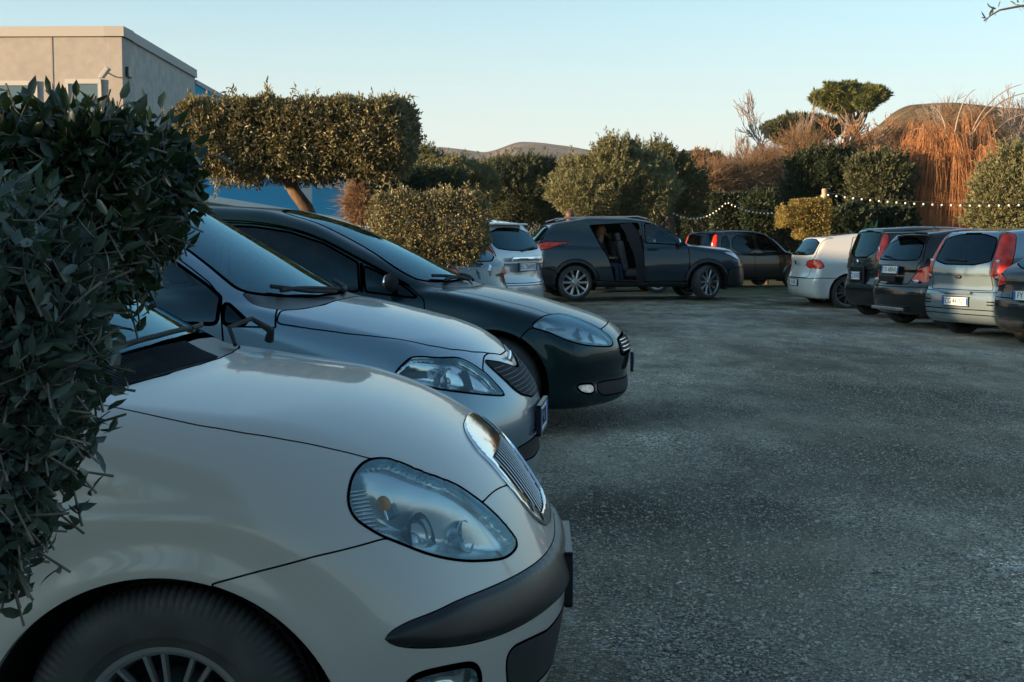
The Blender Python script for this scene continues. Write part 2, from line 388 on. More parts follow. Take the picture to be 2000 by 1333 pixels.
def at(u, v, Y):
    """world point seen at photo pixel (u,v) at distance Y in front"""
    r = ray(u, v); k = Y/r[1]; return np.array([r[0]*k, Y, CAMZ+r[2]*k])
#GEO-END
# ---- the three near cars -------------------------------------------------
C1 = dict(L=3.78, W=.852, H=1.53, zb=.17, cp=2.4,
  top=[(-.3,.50),(0,.68),(.08,.765),(.2,.83),(.35,.87),(.55,.912),(.75,.935),(1.0,.965),(1.4,.965),(3.0,.99),(3.6,1.0),(3.8,1.0)],
  crown=[(0,.05),(.4,.075),(.9,.05),(1.3,.02),(3.8,.03)],
  front=[(.1,.06),(.2,.03),(.3,.005),(.42,-.012),(.48,-.008),(.53,.022),(.61,.062),(.67,.10),(.74,.14),(.85,.26)],
  fr=(.34,2.6), kf=.14, rear=[(.2,3.7),(.45,3.78),(.9,3.74),(1.1,3.7)], rr=(.25,3), kr=.14,
  sz=[(.15,.95),(.3,.985),(.5,1.0),(.65,1.0),(.8,.985),(.95,.955),(1.1,.93)],
  sx=[(0,.97),(.4,.985),(.9,1.0),(2.6,1.0),(3.8,.95)],
  ks=[(0,.2),(.6,.2),(1.0,.1),(3.8,.1)],
  gtop=[(.3,.68),(.84,.93),(1.15,1.10),(1.55,1.36),(1.8,1.475),(2.2,1.53),(2.8,1.52),(3.4,1.44),(3.8,1.38)],
  gside=[(.9,.80),(1.0,.79),(1.2,.73),(1.4,.655),(1.53,.60)], gx=[(.6,.96),(1.2,1.0),(2.8,1.0),(3.7,.9)],
  cw=.26, gcrown=.05, grear=[(.9,3.72),(1.2,3.6),(1.5,3.4)], crease=[(.56,1.6,.738,.005,.012,.0)], arch=[(.795,.245,.364),(3.18,.245,.364)], flare=.012)
C2 = dict(L=4.05, W=.85, H=1.60, zb=.18, cp=2.2,
  top=[(-.3,.5),(0,.64),(.06,.70),(.13,.765),(.25,.835),(.45,.915),(.8,.995),(1.1,1.04),(1.5,1.04),(3.4,1.03),(4.1,1.03)],
  crown=[(0,.05),(.4,.085),(.9,.08),(1.2,.03),(4,.03)],
  front=[(.1,.08),(.2,.02),(.28,.0),(.36,.015),(.46,-.005),(.54,.0),(.60,.03),(.68,.065),(.8,.16)],
  fr=(.30,2.6), kf=.08, rear=[(.2,4.0),(.5,4.05),(1.1,4.0)], rr=(.2,3),
  sz=[(.15,.95),(.3,.985),(.5,1.0),(.7,1.0),(.85,.98),(1.0,.95),(1.1,.93)],
  sx=[(0,.96),(.4,.98),(.9,1.0),(2.8,1.0),(4.0,.95)],
  ks=[(0,.12),(.6,.12),(1.0,.08),(4,.08)],
  gtop=[(.3,.71),(.86,.98),(1.2,1.18),(1.7,1.46),(1.95,1.55),(2.4,1.60),(3.2,1.59),(4.0,1.5)],
  gside=[(.9,.80),(1.0,.79),(1.2,.74),(1.45,.66),(1.6,.60)], gx=[(.6,.96),(1.2,1.0),(3.0,1.0),(4,.92)],
  cw=.25, gcrown=.04, grear=[(.9,4.0),(1.2,3.93),(1.5,3.75)], arch=[(.82,.30,.35),(3.35,.30,.35)], flare=.01)
C3 = dict(L=4.34, W=.895, H=1.5, zb=.17, cp=2.2,
  top=[(-.3,.46),(0,.60),(.1,.68),(.3,.76),(.64,.86),(.95,.93),(1.2,.96),(1.6,.97),(3.4,1.03),(4.3,1.05)],
  crown=[(0,.05),(.4,.10),(.9,.07),(1.3,.03),(4,.03)],
  front=[(.1,.12),(.2,.02),(.26,.0),(.34,.03),(.45,.0),(.55,.0),(.62,.02),(.70,.09),(.8,.2)],
  fr=(.36,2.4), kf=.1, rear=[(.2,4.25),(.5,4.34),(1.05,4.25)], rr=(.25,3),
  sz=[(.15,.95),(.3,.985),(.5,1.0),(.7,1.0),(.85,.98),(1.0,.95),(1.1,.93)],
  sx=[(0,.96),(.4,.98),(.9,1.0),(2.8,1.0),(4.3,.93)],
  ks=[(0,.14),(.6,.14),(1.0,.1),(4,.1)],
  gtop=[(.5,.67),(1.05,.93),(1.5,1.16),(2.0,1.385),(2.35,1.475),(2.8,1.50),(3.2,1.48),(3.9,1.38),(4.3,1.27)],
  gside=[(.9,.83),(1.0,.82),(1.2,.76),(1.4,.67),(1.5,.61)], gx=[(.6,.94),(1.2,1.0),(3.0,1.0),(4.2,.88)],
  cw=.28, gcrown=.04, grear=[(.9,4.25),(1.2,4.1),(1.5,3.8)], arch=[(.87,.32,.37),(3.47,.32,.37)], flare=.012)
# nose position (x,y) and heading in degrees from +X (negative = nose turned towards the camera)
POSE = {1: (.13, 3.35, -1.), 2: (.12, 5.85, -6.), 3: (.82, 9.25, -6.)}
# ---- car builder ---------------------------------------------------------
def loc(P):
    P = np.array(P, float); P[:, 0] *= -1; return P
def bedges(T):
    E = np.concatenate([T[:, [0, 1]], T[:, [1, 2]], T[:, [2, 0]]]); Es = np.sort(E, 1)
    u, inv, cnt = np.unique(Es, axis=0, return_inverse=True, return_counts=True); return E[cnt[inv.reshape(-1)] == 1]
def loops(E):
    nx = {int(a): int(b) for a, b in E}; out = []; seen = set()
    for st in list(nx):
        if st in seen: continue
        L = [st]; seen.add(st); c = nx.get(st)
        while c is not None and c not in seen: L.append(c); seen.add(c); c = nx.get(c)
        if len(L) > 6: out.append((L, c == st))
    return out
def border(b, V, E, w, off, name, m, parent, st):
    """a flat ribbon of width w along the outline E of a panel; V in car space (s, y, z)"""
    VV = []; FF = []; NN = []; n0 = 0
    for L, cl in loops(E):
        P = V[L+([L[0]] if cl else [])]; P = resample(P, st)
        if len(P) < 5: continue
        for _ in range(2):
            if cl: P[0] = P[-1] = (P[0]+P[1]+P[-2])/3
            P[1:-1] = .5*P[1:-1]+.25*(P[:-2]+P[2:])
        P = b.proj(P, 4); N = b.nor(P); T = np.gradient(P, axis=0)
        if cl: T[0] = T[-1] = P[1]-P[-2]
        T /= np.maximum(np.linalg.norm(T, axis=1), 1e-9)[:, None]; B = np.cross(N, T); P = P+N*off; k = len(P)
        VV += [P-B*w/2, P+B*w/2]; NN += [N, N]; i = np.arange(k-1); FF.append(np.stack([i, i+1, i+1+k, i+k], 1)+n0); n0 += 2*k
    if VV: return mobj(name, loc(np.concatenate(VV)), np.concatenate(FF), m, parent, True, loc(np.concatenate(NN)))
def resample(P, st):
    P = np.asarray(P, float); d = np.r_[0, np.cumsum(np.linalg.norm(np.diff(P, axis=0), axis=1))]; n = max(2, int(d[-1]/st)+1); t = np.linspace(0, d[-1], n)
    return np.stack([np.interp(t, d, P[:, i]) for i in range(P.shape[1])], 1)
def ribbon(b, pts, w, off, name, m, parent, both=True, st=.012):
    """a thin line laid on the body along 3d points (s, a, z)"""
    if both: ribbon(b, pts, w, off, name, m, parent, False, st); both = 2
    V = []; F = []; NN = []; n0 = 0
    for sg in ((1,) if both else (-1,)):
        P = resample(chaikin(pts, 2, False), st); P[:, 1] *= sg; P = b.proj(P, 6); N = b.nor(P); T = np.gradient(P, axis=0); T /= np.linalg.norm(T, axis=1)[:, None]; B = np.cross(N, T); P = P+N*off; k = len(P)
        V += [P-B*w/2, P+B*w/2]; NN += [N, N]; i = np.arange(k-1); F.append(np.stack([i, i+1, i+1+k, i+k], 1)+n0); n0 += 2*k
    N = loc(np.concatenate(NN)); return mobj(name, loc(np.concatenate(V)), np.concatenate(F), m, parent, True, N)
class Wheel: pass
def make_wheel(R_, w, rr, style, parent, pos, side, steer=0, hero=False, rim=None):
    """tyre and rim; outer face looks to -y for side -1, +y for side 1"""
    root = empty('wheel', pos, 0, parent); root.rotation_euler = (0, 0, steer+(0 if side < 0 else math.pi)); h = w/2; n = 440 if hero else 60
    t = MB(); sh = R_-.012
    prof = [(rr, h*.86), (rr+.012, h*.93), (rr+(R_-rr)*.45, h*1.0), (R_-.03, h*.93), (sh, h*.80), (R_, h*.62), (R_, -h*.62), (sh, -h*.80), (R_-.03, -h*.93), (rr+(R_-rr)*.45, -h*1.0), (rr+.012, -h*.93), (rr, -h*.86)]
    if hero:
        prof = [(rr, h*.86), (R_-.03, h*.93), (sh, h*.8), (R_, h*.62), (R_, h*.30), (R_-.008, h*.29), (R_-.008, h*.24), (R_, h*.23), (R_, -h*.23), (R_-.008, -h*.24), (R_-.008, -h*.29), (R_, -h*.30),
                (R_, -h*.5), (R_-.001, -h*.66), (R_-.006, -h*.78), (R_-.018, -h*.88), (R_-.03, -h*.94), (R_-.032, -h*.945), (R_-.036, -h*.95), (R_-.05, -h*.985), (rr+.05, -h*1.0), (rr+.03, -h*.98), (rr+.026, -h*.975), (rr+.024, -h*.955), (rr+.014, -h*.94), (rr, -h*.86)]
        def mod(r, tt, a):
            g = (np.arange(len(a)) % 4 == 0)
            if tt < -h*.25 and r[0] > R_-.04 and tt > -h*.946: r = r-.007*g
            return r
    else: mod = None
    t.lathe(prof, n, mod=mod); t.build('tyre', M['rubber'], root, True)
    m = rim or M['alloy']; k = MB()
    k.lathe([(rr, -h*.86), (rr+.006, -h*.90), (rr-.004, -h*.88), (rr-.012, -h*.80), (rr-.02, -h*.5), (rr-.03, h*.8)], 72 if hero else 40)
    f = -h*.62; nsp, wd, dep, tw = style
    for i in range(nsp):
        a0 = 2*math.pi*i/nsp
        def pt(r, t_, y): return (r*math.cos(a0)-t_*math.sin(a0), y, r*math.sin(a0)+t_*math.cos(a0))
        r0, r1 = rr*.22, rr-.010; off = tw*(1 if i % 2 else -1)
        w0, w1 = wd*.8, wd; V = []
        for (r, ww, y) in ((r0, w0, f-dep), (rr*.6, (w0+w1)/2, f-dep*.8), (r1, w1, f-.02)):
            o2 = off*(r-r0)/(r1-r0)
            V += [pt(r, o2-ww/2, y+.012), pt(r, o2-ww/2*.55, y), pt(r, o2+ww/2*.55, y), pt(r, o2+ww/2, y+.012), pt(r, o2, y+.035)]
        F = [[q*5+j, q*5+(j+1) % 5, q*5+5+(j+1) % 5, q*5+5+j] for q in (0, 1) for j in range(5)]; k.add(V, F)
    k.lathe([(0, f-dep-.012), (rr*.16, f-dep-.012), (rr*.19, f-dep-.004), (rr*.30, f-dep+.004), (rr*.31, f+.03)], 32)
    k.build('rim', m, root, False)
    d = MB(); d.lathe([(0, f+.06), (rr*.62, f+.06), (rr*.64, f+.075), (rr*.64, f+.09), (rr-.03, f+.10)], 40); d.build('brake_disc', M['darkalloy'], root, True)
    return root
GLYPH = None
def text_obj(txt, size, m, parent, M4, depth=.001, name='lettering', sx=.8):
    cu = bpy.data.curves.new('t', 'FONT'); cu.body = txt; cu.size = size; cu.extrude = depth; cu.align_x = 'CENTER'; cu.align_y = 'CENTER'; cu.space_character = 1.05
    o = bpy.data.objects.new('t', cu); col.objects.link(o); dg = bpy.context.evaluated_depsgraph_get(); me = bpy.data.meshes.new_from_object(o.evaluated_get(dg)); bpy.data.objects.remove(o)
    me.transform(Matrix.Diagonal((sx, 1, 1, 1))); me.transform(M4); me.materials.clear(); me.materials.append(m); r = bpy.data.objects.new(name, me); col.objects.link(r); r.parent = parent; return r
def number_plate(parent, s, z, txt, rear, w=.52, hgt=.11, yaw=0, tilt=0, y=0, two=True):
    """x right when you face the plate"""
    e = empty('number_plate', (-s, y, z), 0, parent); e.rotation_euler = (0, tilt, (math.pi/2 if not rear else -math.pi/2)+yaw)
    e.rotation_euler = ((tilt), 0, (math.pi/2 if not rear else -math.pi/2)+yaw)
    p = MB(); p.box((0, 0, 0), (w, .012, hgt), .004); p.build('backing', M['plate'], e)
    for sx_ in ((-1, 1) if two else (-1,)):
        q = MB(); q.box((sx_*(w/2-.021), -.0075, 0), (.036, .004, hgt-.01)); q.build('blue_band', M['blue'], e)
    f = MB()
    for (cx, cz, a, b_) in ((0, hgt/2+.006, w+.024, .012), (0, -hgt/2-.006, w+.024, .012), (-w/2-.006, 0, .012, hgt+.024), (w/2+.006, 0, .012, hgt+.024)): f.box((cx, .002, cz), (a, .02, b_), .002)
    f.build('frame', M['plastic'], e)
    if txt: text_obj(txt, hgt*.92, M['ink'], e, Matrix.Translation((0, -.0075, -.001)) @ Matrix.Rotation(math.pi/2, 4, 'X'), .001, sx=.86*min(1, w/.52))
    return e
def front(s, a, z, n): return n[:, 0] < -.15
def rearc(s, a, z, n): return n[:, 0] > .25
def sidec(s, a, z, n): return (a > .35) & (np.abs(n[:, 1]) > .3)
def sidew(s, a, z, n): return (a > .4) & (np.abs(n[:, 1]) > .5)
def upc(s, a, z, n): return n[:, 2] > .12
def anyc(s, a, z, n): return z > -9
def reg(name, proj, poly, cond=anyc, sm=1, frm=None, **k): return dict(n=name, p=proj, o=poly, c=cond, sm=sm, frm=frm, **k)
NOIN = set()
def make_car(name, label, cat, C, nose, rz, h, pm, regs, wheel, seams=(), sw=.004, group=None, interior=True, glass='glass', hero=False, skip=(), mirrors=True, seatm='seat', steer=0., gz=0.):
    root = empty(name, (nose[0], nose[1], gz), rz); tag(root, label, 'car', group); b = Body(C); V, T = b.mesh(h); lab = np.zeros(len(T), int)
    b.root = root; W = C['W']; wid = 1000
    for (ws, wz, Ra) in C['arch']:
        o = [(ws+Ra*math.cos(t), wz+Ra*math.sin(t)) for t in np.arange(0, 2*math.pi, math.pi/36)]
        V, T, lab = cut(b, V, T, lab, wid, 'side', o, lambda s, a, z, n: a > W-.33)
    # the sill behind the wheel is cut too, so the wheel stays visible
    for i, r in enumerate(regs):
        if r['p'] == 'front': r['o'] = [(-.5 if q[0] < 0 else q[0], q[1]) for q in r['o']]
        if r['p'] == 'top': r['o'] = [(q[0], -.5 if q[1] < 0 else q[1]) for q in r['o']]
        o = chaikin(r['o'], r['sm']) if r['sm'] else np.array(r['o'], float)
        frm = [0] if r['frm'] is None else [0]+[j+1 for j, q in enumerate(regs) if q['n'] in r['frm']] if isinstance(r['frm'], (list, tuple)) else [0]
        if r.get('only'): frm = [j+1 for j, q in enumerate(regs) if q['n'] == r['only']]
        V, T, lab = cut(b, V, T, lab, r.get('into', i)+1, r['p'], o, r['c'], frm)
    V = b.proj(V, 2); N = b.nor(V)
    fn = np.cross(V[T[:, 1]]-V[T[:, 0]], V[T[:, 2]]-V[T[:, 0]]); 
    if (fn*N[T[:, 0]]).sum() > 0: T = T[:, ::-1]        # outward after s -> -x
    VL = loc(V); NL = loc(N)
    def sub(mask, name, m, parent, disp=None, skirt=None, keepn=True, pd=None):
        t = T[mask]
        if not len(t): return None
        u, inv = np.unique(t, return_inverse=True); inv = inv.reshape(t.shape); v = VL[u]; nn = NL[u]; E = bedges(inv)
        F = [inv]; base = v
        if disp is not None:
            bd = v[np.unique(E)]; bd = bd[::max(1, len(bd)//250)]; d = np.sqrt(((v[:, None]-bd[None])**2).sum(2).min(1)) if len(v)*len(bd) < 3e7 else np.full(len(v), .1)
            amt = disp(d if pd is None else np.maximum(-sdpoly(*pc(V[u], pd[0]), pd[1]), 0)); base = v+nn*amt[:, None]; keepn = False
        if skirt is not None:
            k = len(base); be = np.unique(E); mp = np.full(k, -1); mp[be] = np.arange(len(be)); low = base[be]+(skirt(base[be], nn[be]))
            base = np.concatenate([base, low]); nn = np.concatenate([nn, nn[be]]); F.append(np.stack([E[:, 1], E[:, 0], mp[E[:, 0]]+k, mp[E[:, 1]]+k], 1))
            if keepn:
                # keep exact normals on the sheet, let the turned-in edge shade by itself
                o = mobj(name, v, inv, m, parent, True, NL[u]); w = np.concatenate([v[be], low]); kk = len(be)
                mobj(name+'_edge', w, np.stack([mp[E[:, 1]], mp[E[:, 0]], mp[E[:, 0]]+kk, mp[E[:, 1]]+kk], 1), m, o, False); return o, v, NL[u], E
        o = mobj(name, base, F, m, parent, True, nn if keepn else None); return o, v, NL[u], E
    inward = lambda p, n: np.stack([0*p[:, 0], -np.sign(p[:, 1])*.035, 0*p[:, 2]], 1)
    body = sub(lab == 0, 'body', pm, root)
    # turned-in lip round the arches
    um = np.unique(T[lab == wid]);
    bt = T[lab != wid]; 
    E = bedges(T[lab == wid]); E = E[(np.abs(V[E[:, 0], 1]) > W-.29) & (V[E[:, 0], 2] > C['zb']+.01)]
    if len(E):
      for (ws, wz, Ra) in C['arch']:
       for sg in (-1, 1):
        E_ = E[(np.abs(V[E[:, 0], 0]-ws) < Ra+.1) & (V[E[:, 0], 1]*sg > 0)]
        if not len(E_): continue
        u, inv = np.unique(E_, return_inverse=True); inv = inv.reshape(E_.shape); v = VL[u]; k = len(u); low = v.copy(); low[:, 1] -= np.sign(low[:, 1])*.03
        mobj('arch_lip', np.concatenate([v, low]), np.stack([inv[:, 0], inv[:, 1], inv[:, 1]+k, inv[:, 0]+k], 1), pm, body[0], False)
    for i, r in enumerate(regs):
        if r['n'] in ('hole',): continue
        m0 = lab == i+1; pm_ = r.get('m', pm); pm_ = M[pm_] if isinstance(pm_, str) else pm_
        cy = V[T].mean(1)[:, 1]
        for sg in ((-1, 1) if r.get('lr') else (0,)):
            mk = m0 & ((cy*sg > 0) if sg else True)
            if not mk.any(): continue
            nm = r['n']; dsp = r.get('disp'); par = root
            if dsp: f = (lambda D, q: (lambda d: D*np.sqrt(np.clip(1-(1-np.clip(d/q, 0, 1))**2, 0, 1))))(dsp[0], dsp[1]); res = sub(mk, nm, pm_, par, disp=f, pd=(r['p'], chaikin(r['o'], r['sm']) if r['sm'] else np.array(r['o'], float)))
            elif r.get('raise'): 
                hgt = r['raise']; res = sub(mk, nm, pm_, par, disp=(lambda d, hgt=hgt: hgt+0*d), skirt=lambda p, n, hgt=hgt: -n*(hgt+.002))
            else: res = sub(mk, nm, pm_, par)
            if res is None: continue
            o, v, nn, E = res
            if r.get('lab'): o['label'] = r['lab']
            r.setdefault('obj', []).append(o)
            bw = r.get('bw', sw)
            if bw: border(b, loc(v), E, bw, r.get('boff', .0007), r.get('bn', 'seal' if 'win' in nm or 'light' in nm else 'seam'), M[r.get('bm', 'seam')], o, h*.8)
            if r.get('bowl'):
                D, q = r['bowl']; rr_ = sub(mk, r.get('bowln', 'reflector'), M[r.get('bowlm', 'reflector')], o, disp=(lambda d, D=D, q=q: -.026-D*(1-np.exp(-(d/.05)**2))), skirt=lambda p, n: n*.024, pd=(r['p'], chaikin(r['o'], r['sm']) if r['sm'] else np.array(r['o'], float)))
    # wheel wells
    for (ws, wz, Ra) in C['arch']:
        for sg in (-1, 1):
            ww = MB(); t = np.linspace(-.35, math.pi+.35, 28); y0, y1 = sg*(W-.02), sg*(W-.34)
            P = [(-(ws+(Ra+.015)*math.cos(q)), y0, wz+(Ra+.015)*math.sin(q)) for q in t]; Q = [(p[0], y1, p[2]) for p in P]; n = len(P)
            ww.add(P+Q+[(-ws, y1, wz)], [[j, j+1, n+j+1, n+j] for j in range(n-1)]+[[n+j, n+j+1, 2*n, 2*n] for j in range(0)])
            ww.F3.append(np.array([[n+j, n+j+1, 2*n] for j in range(n-1)])); ww.build('wheel_well', M['seam'], root)
    Rt, tw_, rr_, style, rim = wheel
    for j, (ws, wz, Ra) in enumerate(C['arch']):
        for sg in (-1, 1):
            make_wheel(Rt, tw_, rr_, style, root, (-ws, sg*(W-tw_/2-.028), Rt), sg, steer if j == 0 else 0, hero and sg < 0 and j == 0, rim)
    for sm_ in seams:
        pts = sm_[0]; w_ = sm_[1] if len(sm_) > 1 else sw; mm = sm_[2] if len(sm_) > 2 else 'seam'; ribbon(b, pts, w_, .0009, sm_[3] if len(sm_) > 3 else 'seam', M[mm], body[0], sm_[4] if len(sm_) > 4 else True, st=max(.012, h*.7))
    if interior: make_interior(root, C, seatm)
    return b, regs
def make_interior(root, C, seatm):
    cs, cz = C['cowl']; L = C['L']; belt = C['belt']; W = C['W']
    f = MB(); f.box((-(cs+L*.36), 0, .36), (L*.48, 2*W-.3, .05)); f.build('floor_pan', M['dash'], root)
    d = MB(); d.box((-(cs+.42), 0, cz-.09), (.50, 2*W-.36, .20), .06); d.build('dashboard', M['dash'], root, True)
    for i, (sx, n) in enumerate(((cs+1.05, 2), (min(cs+1.85, L-.95), 2))):
        for sg in (-1, 1):
            st = MB(); y = sg*.36; st.box((-sx, y, .52), (.5, .48, .16), .05)
            Mx = Matrix.Rotation(-.22, 3, 'Y'); st.box((-(sx+.30), y, .86), (.13, .46, .62), .06, Mx); st.box((-(sx+.38), y, 1.24), (.09, .25, .17), .04, Mx); st.build('seat', M[seatm], root, True)
    w = MB(); a = np.linspace(0, 2*math.pi, 25); c = np.array([-(cs+.72), .36, cz-.02]); 
    w.tube([c+np.array([.19*math.sin(.45)*math.cos(q)*-1, .19*math.sin(q), .19*math.cos(.45)*math.cos(q)]) for q in a], .014, 8, False)
    w.tube([c, c+np.array([.25, 0, -.1])], .03, 8); w.tube([c+np.array([0, -.19, 0]), c+np.array([0, .19, 0])], .015, 6); w.build('steering_wheel', M['dash'], root, True)
def mirror_cap(b, pt, m, root, size=1.):
    for sg in (-1, 1):
        x, y, z = -pt[0], sg*pt[1], pt[2]; k = MB(); k.ball((x, y+sg*.13*size, z+.06), (.06*size, .115*size, .075*size), 16, 10); o = k.build('door_mirror', m, root, True)
        q = MB(); q.tube([(x, y-sg*.03, z+.01), (x, y+sg*.08, z+.035)], .022, 8); q.build('mirror_arm', M['plastic'], o, True)
        g = MB(); g.ball((x-.035*size, y+sg*.13*size, z+.06), (.03*size, .095*size, .06*size), 12, 8); g.build('mirror_glass', M['chrome'], o, True)
def handle(root, s, a, z, m, w=.18):
    for sg in (-1, 1):
        k = MB(); k.tube([(-s+w/2, sg*(a-.01), z), (-s+w*.35, sg*(a+.03), z), (-s-w*.35, sg*(a+.03), z), (-s-w/2, sg*(a-.01), z)], .013, 8); k.build('door_handle', m, root, True)
def wiper(b, root, pts, name='wiper', m='seam', r=.008, lift=.012):
    P = b.proj(resample(np.array(pts, float), .03), 6); N = b.nor(P); P = loc(P+N*lift); k = MB(); k.tube(P, r, 6); return k.build(name, M[m], root, True)

def put(mb, name, m, b, spt, depth, parent, sg=-1, fwd=1., smooth=True):
    """place a small shape (built round the origin, looking along +x) inside a lamp, `depth` behind the lens"""
    P = b.proj(np.array([[spt[0], sg*spt[1], spt[2]]]), 8); n = loc(b.nor(P))[0]; p = loc(P)[0]-n*depth
    d = n+np.array([fwd, 0, 0]); d /= np.linalg.norm(d); y = np.cross([0, 0, 1.], d); y /= np.linalg.norm(y); z = np.cross(d, y)
    Vs = np.concatenate(mb.V) @ np.array([d, y, z])+p; F = []
    if mb.F4: F.append(np.concatenate(mb.F4))
    if mb.F3: F.append(np.concatenate(mb.F3))
    return mobj(name, Vs, F, m, parent, smooth)
# ---- ground ---------------------------------------------------------------
def gz(x, y):
    z = .10*np.exp(-(((x-3.0)/4.0)**2+((y-27.6)/2.6)**2))-.05*np.exp(-(((x-8.)/4.)**2+((y-21)/7.)**2))
    return z+.012*np.sin(x*.9+.6*y)*np.sin(y*.7)*np.clip((y-3)/6, 0, 1)
def grid_mesh(name, xs, ys, m, f):
    X, Y = np.meshgrid(xs, ys); Z = f(X, Y); n = len(xs); V = np.stack([X, Y, Z], -1).reshape(-1, 3)
    i = (np.arange(len(ys)-1)[:, None]*n+np.arange(n-1)).ravel(); return mobj(name, V, np.stack([i, i+1, i+n+1, i+n], 1), m)
def ground_mat():
    m = bpy.data.materials.new('gravel'); m.use_nodes = True; nt = m.node_tree; n = nt.nodes; l = nt.links; p = n['Principled BSDF']; p.inputs['Roughness'].default_value = .92; p.inputs['Specular IOR Level'].default_value = .25
    tc = n.new('ShaderNodeTexCoord')
    def noise(sc_, det=5, ro=.6):
        t = n.new('ShaderNodeTexNoise'); t.inputs['Scale'].default_value = sc_; t.inputs['Detail'].default_value = det; t.inputs['Roughness'].default_value = ro; l.new(tc.outputs['Object'], t.inputs['Vector']); return t
    def ramp(src, a, b, ca, cb):
        r = n.new('ShaderNodeValToRGB'); r.color_ramp.elements[0].position = a; r.color_ramp.elements[1].position = b; r.color_ramp.elements[0].color = (*ca, 1); r.color_ramp.elements[1].color = (*cb, 1); l.new(src, r.inputs[0]); return r
    v = n.new('ShaderNodeTexVoronoi'); v.inputs['Scale'].default_value = 105; l.new(tc.outputs['Object'], v.inputs['Vector'])       # stones 13 mm
    v2 = n.new('ShaderNodeTexVoronoi'); v2.inputs['Scale'].default_value = 32; v2.inputs['Randomness'].default_value = 1; l.new(tc.outputs['Object'], v2.inputs['Vector'])
    sep = n.new('ShaderNodeSeparateColor'); l.new(v.outputs['Color'], sep.inputs[0]); c1 = ramp(sep.outputs[0], .1, .97, (.085, .074, .056), (.92, .80, .62)); c1.color_ramp.elements.new(.75).color = (.31, .265, .20, 1)
    sep2 = n.new('ShaderNodeSeparateColor'); l.new(v2.outputs['Color'], sep2.inputs[0]); sp = ramp(sep2.outputs[1], .90, .94, (0, 0, 0), (1, 1, 1)); mx0 = n.new('ShaderNodeMixRGB'); mx0.blend_type = 'MIX'; l.new(sp.outputs[0], mx0.inputs[0]); l.new(c1.outputs[0], mx0.inputs[1]); mx0.inputs[2].default_value = (.40, .38, .34, 1)
    za = noise(.7, 6, .6); zr = ramp(za.outputs[0], .42, .60, (.15, .15, .15), (1, 1, 1)); mxs = n.new('ShaderNodeMixRGB'); l.new(zr.outputs[0], mxs.inputs[0]); mxs.inputs[1].default_value = (.25, .215, .155, 1); l.new(mx0.outputs[0], mxs.inputs[2]); mx0 = mxs
    big = noise(.30, 4, .55); mp = n.new('ShaderNodeMapping'); mp.inputs['Scale'].default_value = (1.5, .8, 1); mp.inputs['Location'].default_value = (3.1, 1.2, 0); l.new(tc.outputs['Object'], mp.inputs['Vector']); l.new(mp.outputs[0], big.inputs['Vector']); br = ramp(big.outputs[0], .38, .60, (.72, .69, .66), (1.30, 1.30, 1.30)); mx1 = n.new('ShaderNodeMixRGB'); mx1.blend_type = 'MULTIPLY'; mx1.inputs[0].default_value = 1; l.new(mx0.outputs[0], mx1.inputs[1]); l.new(br.outputs[0], mx1.inputs[2])
    mid = noise(1.6, 9, .72); mq = n.new('ShaderNodeMapping'); mq.inputs['Scale'].default_value = (1.6, .55, 1); mq.inputs['Rotation'].default_value = (0, 0, .25); l.new(tc.outputs['Object'], mq.inputs['Vector']); l.new(mq.outputs[0], mid.inputs['Vector']); mr = ramp(mid.outputs[0], .38, .66, (.62, .62, .62), (1.35, 1.35, 1.35)); mx2 = n.new('ShaderNodeMixRGB'); mx2.blend_type = 'MULTIPLY'; mx2.inputs[0].default_value = 1; l.new(mx1.outputs[0], mx2.inputs[1]); l.new(mr.outputs[0], mx2.inputs[2])
    # damp patches worn into the lane
    for (px_, py_, rr_) in ((1.95, 7.3, 1.25), (.75, 6.1, .75), (2.9, 10.5, 1.5), (.9, 9.6, .9)):
        nn = noise(1.3, 5, .65); vm = n.new('ShaderNodeVectorMath'); vm.operation = 'MULTIPLY_ADD'; vm.inputs[1].default_value = (1.1, 1.1, 0); vm.inputs[2].default_value = (-.55-px_, -.55-py_, 0); l.new(nn.outputs['Color'], vm.inputs[0])
        va = n.new('ShaderNodeVectorMath'); va.operation = 'ADD'; l.new(tc.outputs['Object'], va.inputs[0]); l.new(vm.outputs[0], va.inputs[1]); vl = n.new('ShaderNodeVectorMath'); vl.operation = 'LENGTH'; l.new(va.outputs[0], vl.inputs[0])
        dr = n.new('ShaderNodeMapRange'); dr.interpolation_type = 'SMOOTHSTEP'; dr.inputs['From Min'].default_value = rr_*.25; dr.inputs['From Max'].default_value = rr_*1.25; dr.inputs['To Min'].default_value = .5; dr.inputs['To Max'].default_value = 1; l.new(vl.outputs['Value'], dr.inputs['Value'])
        mm_ = n.new('ShaderNodeVectorMath'); mm_.operation = 'SCALE'; l.new(mx2.outputs[0], mm_.inputs[0]); l.new(dr.outputs[0], mm_.inputs['Scale']); mx2 = mm_
    # thin grass and moss away from the driving lane
    sx = n.new('ShaderNodeSeparateXYZ'); l.new(tc.outputs['Object'], sx.inputs[0]); mm = n.new('ShaderNodeMapRange'); mm.inputs['From Min'].default_value = 20; mm.inputs['From Max'].default_value = 31; l.new(sx.outputs['Y'], mm.inputs['Value'])
    g = noise(.9, 7, .7); ad = n.new('ShaderNodeMath'); ad.operation = 'MULTIPLY_ADD'; ad.inputs[1].default_value = .35; l.new(mm.outputs[0], ad.inputs[0]); l.new(g.outputs[0], ad.inputs[2]); gr = ramp(ad.outputs[0], .62, .80, (0, 0, 0), (.85, .85, .85))
    mx3 = n.new('ShaderNodeMixRGB'); l.new(gr.outputs[0], mx3.inputs[0]); l.new(mx2.outputs[0], mx3.inputs[1]); mx3.inputs[2].default_value = (.035, .055, .018, 1); l.new(mx3.outputs[0], p.inputs['Base Color'])
